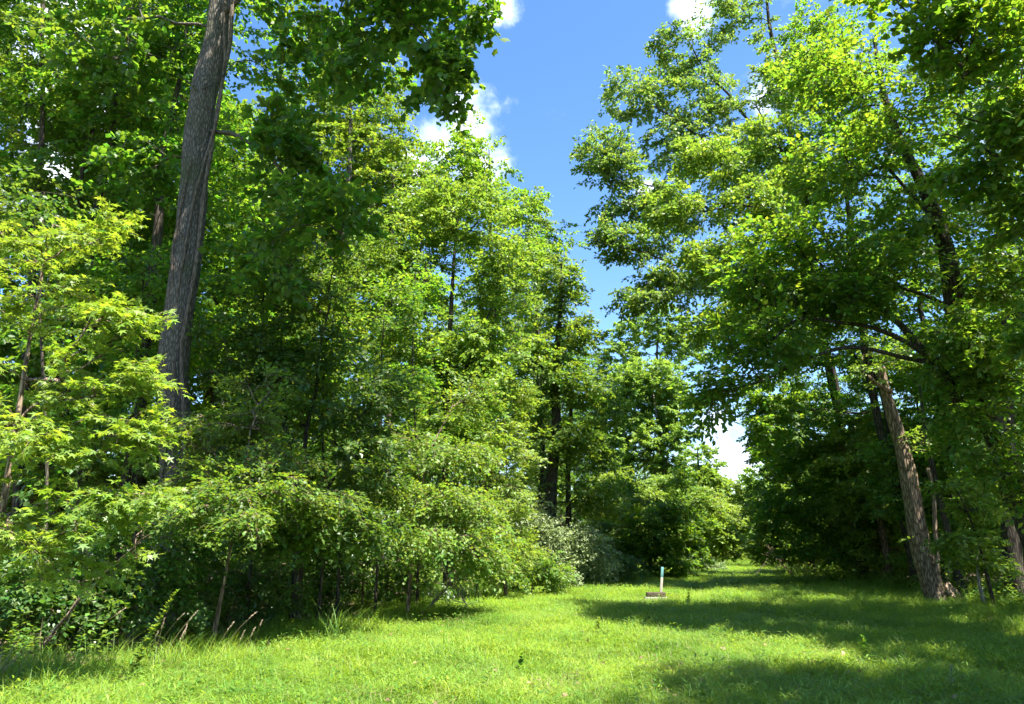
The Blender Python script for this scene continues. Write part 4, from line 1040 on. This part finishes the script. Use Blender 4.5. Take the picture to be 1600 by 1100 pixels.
def grass_protos():
    """patches of sward about 0.7 m across: short blades, flat stilt-grass leaves, a few weeds and dry stems"""
    rng = random.Random(4); out = []
    for k in range(10):
        V, F = [], []
        for i in range(560):
            r = .38 * math.sqrt(rng.random()); a = rng.uniform(0, 6.28)
            blade(V, F, (math.cos(a) * r, math.sin(a) * r, 0), rng.uniform(0, 6.28), rng.uniform(.06, .17), rng.uniform(.0025, .0055), rng.uniform(.3, 1.4), 3, .7)
        for i in range((30, 150)[k > 4]):
            r = .38 * math.sqrt(rng.random()); a = rng.uniform(0, 6.28)
            blade(V, F, (math.cos(a) * r, math.sin(a) * r, rng.uniform(.03, .15)), rng.uniform(0, 6.28), rng.uniform(.04, .07), rng.uniform(.006, .010), rng.uniform(1.0, 2.2), 2, .2)
        for q in range(rng.randint(2, 6)):      # taller wisps
            r = .34 * math.sqrt(rng.random()); a = rng.uniform(0, 6.28)
            for i in range(8):
                blade(V, F, (math.cos(a) * r + rng.gauss(0, .02), math.sin(a) * r + rng.gauss(0, .02), 0), rng.uniform(0, 6.28), rng.uniform(.14, .30), rng.uniform(.003, .005), rng.uniform(.3, 1.1), 3, .8)
        out.append(mesh_np('sward', V, F, M['grass']))
    for k in range(3):                        # taller edge grass
        V, F = [], []
        for i in range(22):
            r = .12 * math.sqrt(rng.random()); a = rng.uniform(0, 6.28)
            blade(V, F, (math.cos(a) * r, math.sin(a) * r, 0), rng.uniform(0, 6.28), rng.uniform(.2, .5), rng.uniform(.003, .006), rng.uniform(.3, 1.1), 4, .8)
        out.append(mesh_np('tall_tuft', V, F, M['grass']))
    V, F = [], []                             # dry stems
    for i in range(9):
        blade(V, F, (rng.uniform(-.15, .15), rng.uniform(-.15, .15), .03), rng.uniform(0, 6.28), rng.uniform(.12, .26), .0025, rng.uniform(.5, 1.8), 3)
    out.append(mesh_np('dry_tuft', V, F, M['straw']))
    for k in range(3):                        # broad-leaved weeds in the sward
        V, F = [], []
        for i in range(22):
            a = rng.uniform(0, 6.28); r = rng.uniform(.01, .16); z = rng.uniform(.05, .24)
            blade(V, F, (math.cos(a) * r, math.sin(a) * r, z), a + rng.uniform(-.6, .6), rng.uniform(.03, .06), rng.uniform(.010, .018), rng.uniform(1.5, 3.0), 2, .1)
        out.append(mesh_np('weed_tuft', V, F, M['weed']))
    return out


def build_grass():
    rng = np.random.default_rng(11)
    pr = grass_protos()
    P, S, I = [], [], []

    def put(x, y, s, k):
        P.append(np.stack([x, y, hgt(x, y) - .005], 1)); I.append(k); S.append(np.stack([s, s, s * np.where(y > 28, .7, 1.0)], 1))
    for y0, y1, step, sc in ((5.5, 18, .36, 1.0), (18, 30, .46, 1.2), (30, 80, .75, 1.8)):
        gx, gy = np.meshgrid(np.arange(-13, 44, step), np.arange(y0, y1, step))
        x = gx.ravel() + rng.uniform(-.5, .5, gx.size) * step; y = gy.ravel() + rng.uniform(-.5, .5, gx.size) * step
        wob = .5 * np.sin(y * 2.1) + .4 * np.sin(y * .9 + x)
        dmin = np.minimum(x - edge_x(LEFT_EDGE, y), edge_x(RIGHT_EDGE, y) - x) + wob
        dmin = dmin - np.where((x < 0) & (y < 20), .7, 0)
        keep = (dmin > -1.0) & (rng.random(len(x)) < np.clip((dmin + 1.0) / 1.0, 0, 1)) & (np.abs(x) < y * .74 + 1.5)
        x, y = x[keep], y[keep]
        patch = np.sin(x * .9 + 2) * np.sin(y * .7) + np.sin(x * 2.3 + y * 1.7) * .6
        near = np.exp(-((x - 4.3) ** 2 + (y - 22.1) ** 2) / .9)
        put(x, y, sc * rng.uniform(.8, 1.2, len(x)) * (1 + .2 * patch) * (1 - .45 * near), rng.integers(0, 10, len(x)))
    for n, lo, hi, kk, band in ((5200, 10, 13, 0, 1.4), (2600, 13, 14, 1, 99), (2600, 14, 17, 2, 99)):
        y = 6 + 60 * rng.random(n * 3) ** 1.7; x = rng.uniform(-12, 14, n * 3) + np.maximum(y - 20, 0) * .38
        dmin = np.minimum(x - edge_x(LEFT_EDGE, y), edge_x(RIGHT_EDGE, y) - x) + .5 * np.sin(y * 2.1) + .4 * np.sin(y * .9 + x)
        keep = (dmin > np.where((x < 0) & (y < 20), -.5, -1.6)) & (dmin < band) & (np.abs(x) < y * .74 + 1.5)
        x, y = x[keep][:n], y[keep][:n]
        put(x, y, rng.uniform(.7, 1.3, len(x)) * np.where((kk == 0) & (x < 0) & (y < 17), .95, 1.0), rng.integers(lo, hi, len(x)))
    P_, S_, I_ = np.vstack(P), np.vstack(S), np.concatenate(I)
    rot = np.stack([rng.normal(0, .08, len(P_)), rng.normal(0, .08, len(P_)), rng.uniform(0, 6.28, len(P_))], 1)
    scatter('grass', pr, P_, rot, S_, I_, 'bright green mown grass covering the clearing', 'grass')


build_grass()


def weed_protos():
    rng = np.random.default_rng(17); out = []
    for k in range(6):
        acc = Acc(); pos, mats = [], []
        for s in range(int(rng.integers(2, 5))):
            h = rng.uniform(.35, .9); a = rng.uniform(0, 6.28); ln = rng.uniform(.05, .3)
            b = np.array([rng.normal(0, .08), rng.normal(0, .08), 0]); t = b + np.array([math.cos(a) * ln, math.sin(a) * ln, h])
            for i in range(int(rng.integers(12, 22))):
                f = rng.uniform(.15, 1); an = rng.uniform(0, 6.28)
                pos.append(b + (t - b) * f + np.array([math.cos(an), math.sin(an), 0]) * .02)
                mats.append(frame(np.array([math.cos(an), math.sin(an), rng.normal(0, .3)]), np.array([rng.normal(0, .3), rng.normal(0, .3), 1.0])) * rng.uniform(.07, .13))
        out.append(leaf_mesh('weed', 'simple', np.array(pos), np.array(mats), M[('weed', 'elm', 'weed', 'yellow', 'maple', 'weed')[k]]))
    return out


def build_undergrowth():
    rng = np.random.default_rng(21); pr = weed_protos()
    for side, E in ((-1, LEFT_EDGE), (1, RIGHT_EDGE)):
        n = 2600
        y = 9 + 60 * rng.random(n) ** 1.5
        d = np.abs(rng.normal(0, 2.6, n)) - .25
        if side < 0: d = d + np.where(y < 24, (rng.random(n) < .7) * 60.0 + .9, 0)
        x = edge_x(E, y) + side * (d + .25 * np.sin(y * 2))
        keep = np.abs(x) < y * .76 + 1
        x, y, d = x[keep], y[keep], d[keep]
        P = np.stack([x, y, hgt(x, y)], 1)
        s = rng.uniform(.5, 1.05, len(x)) * np.where(d < .6, .75, 1.05)
        rot = np.stack([rng.normal(0, .1, len(x)), rng.normal(0, .1, len(x)), rng.uniform(0, 6.28, len(x))], 1)
        scatter('undergrowth', pr, P, rot, np.stack([s, s, s], 1), rng.integers(0, 6, len(x)),
                'tangled low weeds under the %s tree line' % ('left' if side < 0 else 'right'), 'undergrowth')
        # dead leaves lying on the woodland floor
        n = 5000
        y = rng.uniform(10, 45, n); x = edge_x(E, y) + side * (np.abs(rng.normal(0, 6, n)) + .3)
        pos = np.stack([x, y, hgt(x, y) + rng.uniform(.02, .05, n)], 1)
        a = rng.uniform(0, 6.28, n)
        mats = frame(np.stack([np.cos(a), np.sin(a), rng.normal(0, .25, n)], 1), np.array([0, 0, 1.0])[None] + rng.normal(0, .3, (n, 3))) * rng.uniform(.08, .15, n)[:, None, None]
        o = obj('leaf_litter', leaf_mesh('leaf_litter', 'simple', pos, mats, M['litter']))
        tag(o, 'brown dead leaves on the floor of the %s woods' % ('left' if side < 0 else 'right'), 'leaf litter', kind='stuff')


build_undergrowth()


def fallen_leaves():
    rng = np.random.default_rng(61); n = 900
    y = 7 + 26 * rng.random(n) ** 1.4; x = edge_x(LEFT_EDGE, y) + (edge_x(RIGHT_EDGE, y) - edge_x(LEFT_EDGE, y)) * rng.random(n)
    pos = np.stack([x, y, hgt(x, y) + rng.uniform(.05, .12, n)], 1); a = rng.uniform(0, 6.28, n)
    mats = frame(np.stack([np.cos(a), np.sin(a), rng.normal(0, .3, n)], 1), np.array([0, 0, 1.0])[None] + rng.normal(0, .4, (n, 3))) * rng.uniform(.05, .11, n)[:, None, None]
    tag(obj('leaf_litter', leaf_mesh('leaf_litter', 'simple', pos, mats, M['litter'])), 'few brown fallen leaves scattered over the grass', 'leaf litter', kind='stuff')


fallen_leaves()

# ------------------------------------------------------------------ single plants in the foreground
def grass_clump(px, Y, n, h, label, seeds=0, mat='grass', lean=None, w=.006, name='tall_grass_clump', spread=.15):
    rng = random.Random(int(px * 7 + Y * 13)); b = gpt(px, Y)
    root = empty(name, b, label, 'grass clump', 'tall grass clumps along the left verge')
    V, F = [], []
    for i in range(n):
        a = rng.uniform(0, 6.28) if lean is None else lean + rng.gauss(0, .7)
        blade(V, F, (rng.gauss(0, spread), rng.gauss(0, spread * .6), 0), a, h * rng.uniform(.55, 1.05), w * rng.uniform(.6, 1.2), rng.uniform(.25, 1.2), 6, .9)
    obj('blades', mesh_np('blades', V, F, M[mat]), root)
    for i in range(seeds):
        a = rng.uniform(0, 6.28) if lean is None else lean + rng.gauss(0, .8)
        hh = h * rng.uniform(.9, 1.35); ln = rng.uniform(.1, .75) * hh
        t = np.linspace(0, 1, 9)[:, None]
        bx, by = rng.gauss(0, spread), rng.gauss(0, spread * .6)
        P = np.hstack([bx + math.cos(a) * ln * t ** 1.8, by + math.sin(a) * ln * t ** 1.8, hh * t * (1 - .12 * t)])
        A = Acc(); A.tube(P, np.linspace(.0028, .0015, 9), sides=4)
        st = obj('stalk', A.mesh('stalk', M['straw']), root)
        d = norm(P[-1] - P[-2]); pos, mats = [], []
        for q in range(34):
            f = q / 34; p = P[-1] - d * .12 + d * f * .13
            an = rng.uniform(0, 6.28); o = np.array([math.cos(an), math.sin(an), .8])
            pos.append(p + o * .003); mats.append(frame(o + d * 1.5, np.array([rng.gauss(0, 1), rng.gauss(0, 1), .3])) * rng.uniform(.010, .018))
        obj('seed_head', leaf_mesh('seed_head', 'simple', np.array(pos), np.array(mats), M['seed']), st)
    return root


grass_clump(20, 8.9, 40, .72, 'dry straw-coloured long grass in the bottom left corner', 3, 'straw', lean=.5, w=.007, spread=.22)
grass_clump(105, 9.0, 70, .66, 'grass clump with pinkish seed heads right of dry corner grass', 4, 'grass', lean=.3, spread=.3)
grass_clump(200, 9.4, 70, .62, 'grass clump with seed heads at foot of leafy spire weed', 4, 'grass', lean=.4, spread=.3)
grass_clump(300, 9.8, 70, .62, 'seeding grass clump right of leafy spire weed', 5, 'grass', lean=.4, spread=.3)
grass_clump(375, 10.2, 60, .55, 'grass clump with the rightmost reddish seed heads', 4, 'grass', lean=.3, spread=.3)
grass_clump(530, 13.0, 30, 1.0, 'tall coarse arching grass clump before the dark thicket', 0, 'weed', w=.010)
grass_clump(690, 11.6, 14, .55, 'lone tuft of coarse blades standing in sunlit grass', 0, 'weed', w=.009, spread=.1)
grass_clump(880, 9.6, 22, .34, 'small pale grass tuft at edge of foreground shadow', 0, 'straw', w=.005, spread=.12)
grass_clump(560, 15.5, 30, .55, 'grass clump in shade just behind coarse arching clump', 1, 'grass', spread=.25)
grass_clump(1165, 9.0, 24, .3, 'arching grass tuft lying in shaded foreground grass', 0, 'grass', spread=.14)


def spire_weed(px, Y, h, tilt, label, name='spire_weed', mat='weed', ls=.09):
    rng = np.random.default_rng(int(px)); b = gpt(px, Y)
    root = empty(name, b, label, 'weed', 'single weeds in the grass')
    t = np.linspace(0, 1, 12)[:, None]
    P = np.hstack([tilt * h * t ** 1.3, .05 * h * t, h * t])
    A = Acc(); A.tube(P, np.linspace(.006, .002, 12), sides=5); obj('stem', A.mesh('stem', M[mat]), root)
    pos, mats = [], []
    for i in range(int(150 * h)):
        f = rng.uniform(.1, 1) ** .8; k = f * 11; i0 = min(int(k), 10)
        p = P[i0] + (P[i0 + 1] - P[i0]) * (k - i0); an = i * 2.4
        pos.append(p); mats.append(frame(np.array([math.cos(an), math.sin(an), .9 - .5 * (1 - f)]), np.array([rng.normal(0, .3), rng.normal(0, .3), 1.0])) * ls * (1.15 - .75 * f) * rng.uniform(.8, 1.2))
    c = obj('leaves', leaf_mesh('leaves', 'oval', np.array(pos), np.array(mats), M[mat]), root); c["kind"] = "stuff"


spire_weed(228, 9.2, 1.0, .42, 'leaning upright weed with spire of narrow leaves in left foreground')
spire_weed(592, 14.2, .5, .05, 'small upright weed beside coarse arching grass clump')
spire_weed(812, 10.2, .28, .1, 'low dark broad-leaved weed in the middle of sunlit grass', ls=.1, mat='maple')
spire_weed(1455, 8.6, .30, .15, 'whitish little weed at bottom right in shaded grass', mat='silver', ls=.07)
spire_weed(1335, 11.0, .36, -.1, 'dark leafy weed standing alone in shaded right grass', mat='maple', ls=.1)
spire_weed(1070, 20.5, .45, .1, 'pale weed standing right of the stake', mat='pale', ls=.12)
spire_weed(930, 13.5, .3, .1, 'yellowish weed at the edge of shadow below the stake', mat='yellow', ls=.11)

# ------------------------------------------------------------------ stake and block in the grass
def build_marker():
    b = gpt(1021, 22.4)
    conc = plain_mat('weathered_concrete', (0.20, 0.19, 0.165), (0.36, 0.345, 0.31), 14, 0.9, 0.3)
    timb = plain_mat('weathered_timber', (0.040, 0.028, 0.020), (0.130, 0.095, 0.070), 9, 0.9, 0.5, (1, 8, 8))
    wood = plain_mat('stake_wood', (0.30, 0.265, 0.21), (0.46, 0.41, 0.33), 8, 0.8, 0.3, (6, 6, .7))
    teal = plain_mat('teal_paint', (0.10, 0.27, 0.28), (0.20, 0.37, 0.37), 12, 0.5, 0.15)

    def bevel(o, w):
        m = o.modifiers.new('bevel', 'BEVEL'); m.width = w; m.segments = 2
    root = empty('timber_block', b, 'dark timber beam on a pale concrete footing lying in grass', 'block')
    a = Acc(); a.box((-.33, -.16, -.06), (.33, .16, .115)); o = obj('footing', a.mesh('footing', conc, False), root); bevel(o, .015)
    a = Acc(); a.box((-.27, -.14, .118), (.26, .05, .245)); o = obj('beam', a.mesh('beam', timb, False), root); bevel(o, .008)
    p = gpt(1028, 22.62)
    root = empty('survey_stake', p, 'leaning wooden stake with teal-painted top behind timber beam', 'stake')
    R = np.array(Matrix.Rotation(math.radians(6), 3, 'Y'))
    a = Acc(); a.box((-.036, -.02, -.1), (.036, .02, .66), R); o = obj('post', a.mesh('post', wood, False), root); bevel(o, .004)
    a = Acc(); a.box((-.038, -.022, .64), (.038, .022, .93), R); o = obj('painted_top', a.mesh('painted_top', teal, False), root); bevel(o, .005)


build_marker()

# ------------------------------------------------------------------ dead wood
def dead_branch(name, label, pts, r, seed, twigs=10, mat='dead_wood', group='dead branches', tl=.5):
    rng = np.random.default_rng(seed); P = np.array(pts); b = P[0].copy()
    q = np.r_[0, np.cumsum(np.linalg.norm(np.diff(P, axis=0), axis=1))]
    n = max(8, int(q[-1] / .15)); s = np.linspace(0, q[-1], n)
    PP = np.stack([np.interp(s, q, P[:, k]) for k in range(3)], 1)
    for _ in range(2): PP[1:-1] = .5 * PP[1:-1] + .25 * (PP[:-2] + PP[2:])
    PP[1:-1] += rng.normal(0, .012, PP[1:-1].shape)
    root = empty(name, b, label, 'dead branch', group)
    a = Acc(); a.tube(PP - b, np.linspace(r, r * .3, n), sides=7); obj('limb', a.mesh('limb', M[mat]), root)
    a = Acc()
    for i in range(twigs):
        k = rng.integers(1, n - 1); d = norm(norm(PP[k + 1] - PP[k]) + rng.normal(0, .7, 3)); ln = rng.uniform(.4, 1.3) * tl
        Q = np.array([PP[k] - b, PP[k] - b + d * ln * .5 + rng.normal(0, .04, 3), PP[k] - b + d * ln + rng.normal(0, .08, 3)])
        Q[:, 2] = np.maximum(Q[:, 2], .01 - b[2])
        a.tube(Q, [r * .35, r * .25, r * .1], sides=4)
        if rng.random() < .7:
            e = Q[1] + rng.normal(0, .25 * tl, 3); a.tube([Q[1], e], [r * .2, r * .08], sides=3)
    if a.V: obj('twigs', a.mesh('twigs', M[mat]), root)


dead_branch('fallen_branch', 'bare stick leaning diagonally out of brush pile beside far path', [gpt(1172, 36.5), A_(1185, 893, 36.6), A_(1200, 872, 37)], .03, 1, 3, 'bark_dark')
dead_branch('fallen_log', 'thin dark log lying flat along grass at foot of brush pile', [gpt(1190, 35.5) + [0, 0, .1], gpt(1230, 35.6) + [0, 0, .14], gpt(1285, 36) + [0, 0, .12]], .06, 2, 5, 'bark_dark')
dead_branch('dead_brush', 'twisted grey dead brush heaped at right edge of far path', [gpt(1238, 36.8), A_(1228, 888, 36.6), A_(1215, 870, 36.4), A_(1207, 862, 36.2)], .035, 3, 22, 'bark_brown', tl=.7)
dead_branch('dead_brush', 'second heap of dead twigs half hidden behind dead brush at path', [gpt(1262, 37.5), A_(1250, 885, 37.2), A_(1240, 866, 37)], .03, 4, 18, 'bark_brown', tl=.7)
dead_branch('bare_branch', 'pale bare broken branch crossing under arching shrub', [gpt(672, 18.2) + [0, 0, .1], A_(700, 915, 17.6), A_(722, 895, 17.3)], .03, 5, 16, 'dead_wood')
dead_branch('bare_branch', 'bare grey twigs tangled right beneath arching shrub', [gpt(735, 18.8), A_(718, 925, 17.6), A_(695, 880, 17.2)], .02, 6, 18, 'dead_wood')
dead_branch('bare_branch', 'slanting bare branch in the dark hollow under yellow-green sapling', [gpt(70, 10.6), A_(140, 920, 10.2), A_(190, 870, 10), A_(235, 835, 9.8)], .028, 7, 9, 'bark_brown')
dead_branch('bare_branch', 'bleached dead twig hanging among sapling leaves at left', [A_(160, 900, 9.2), A_(140, 870, 9.1), A_(120, 842, 9.0)], .014, 8, 10, 'dead_wood', tl=.25)
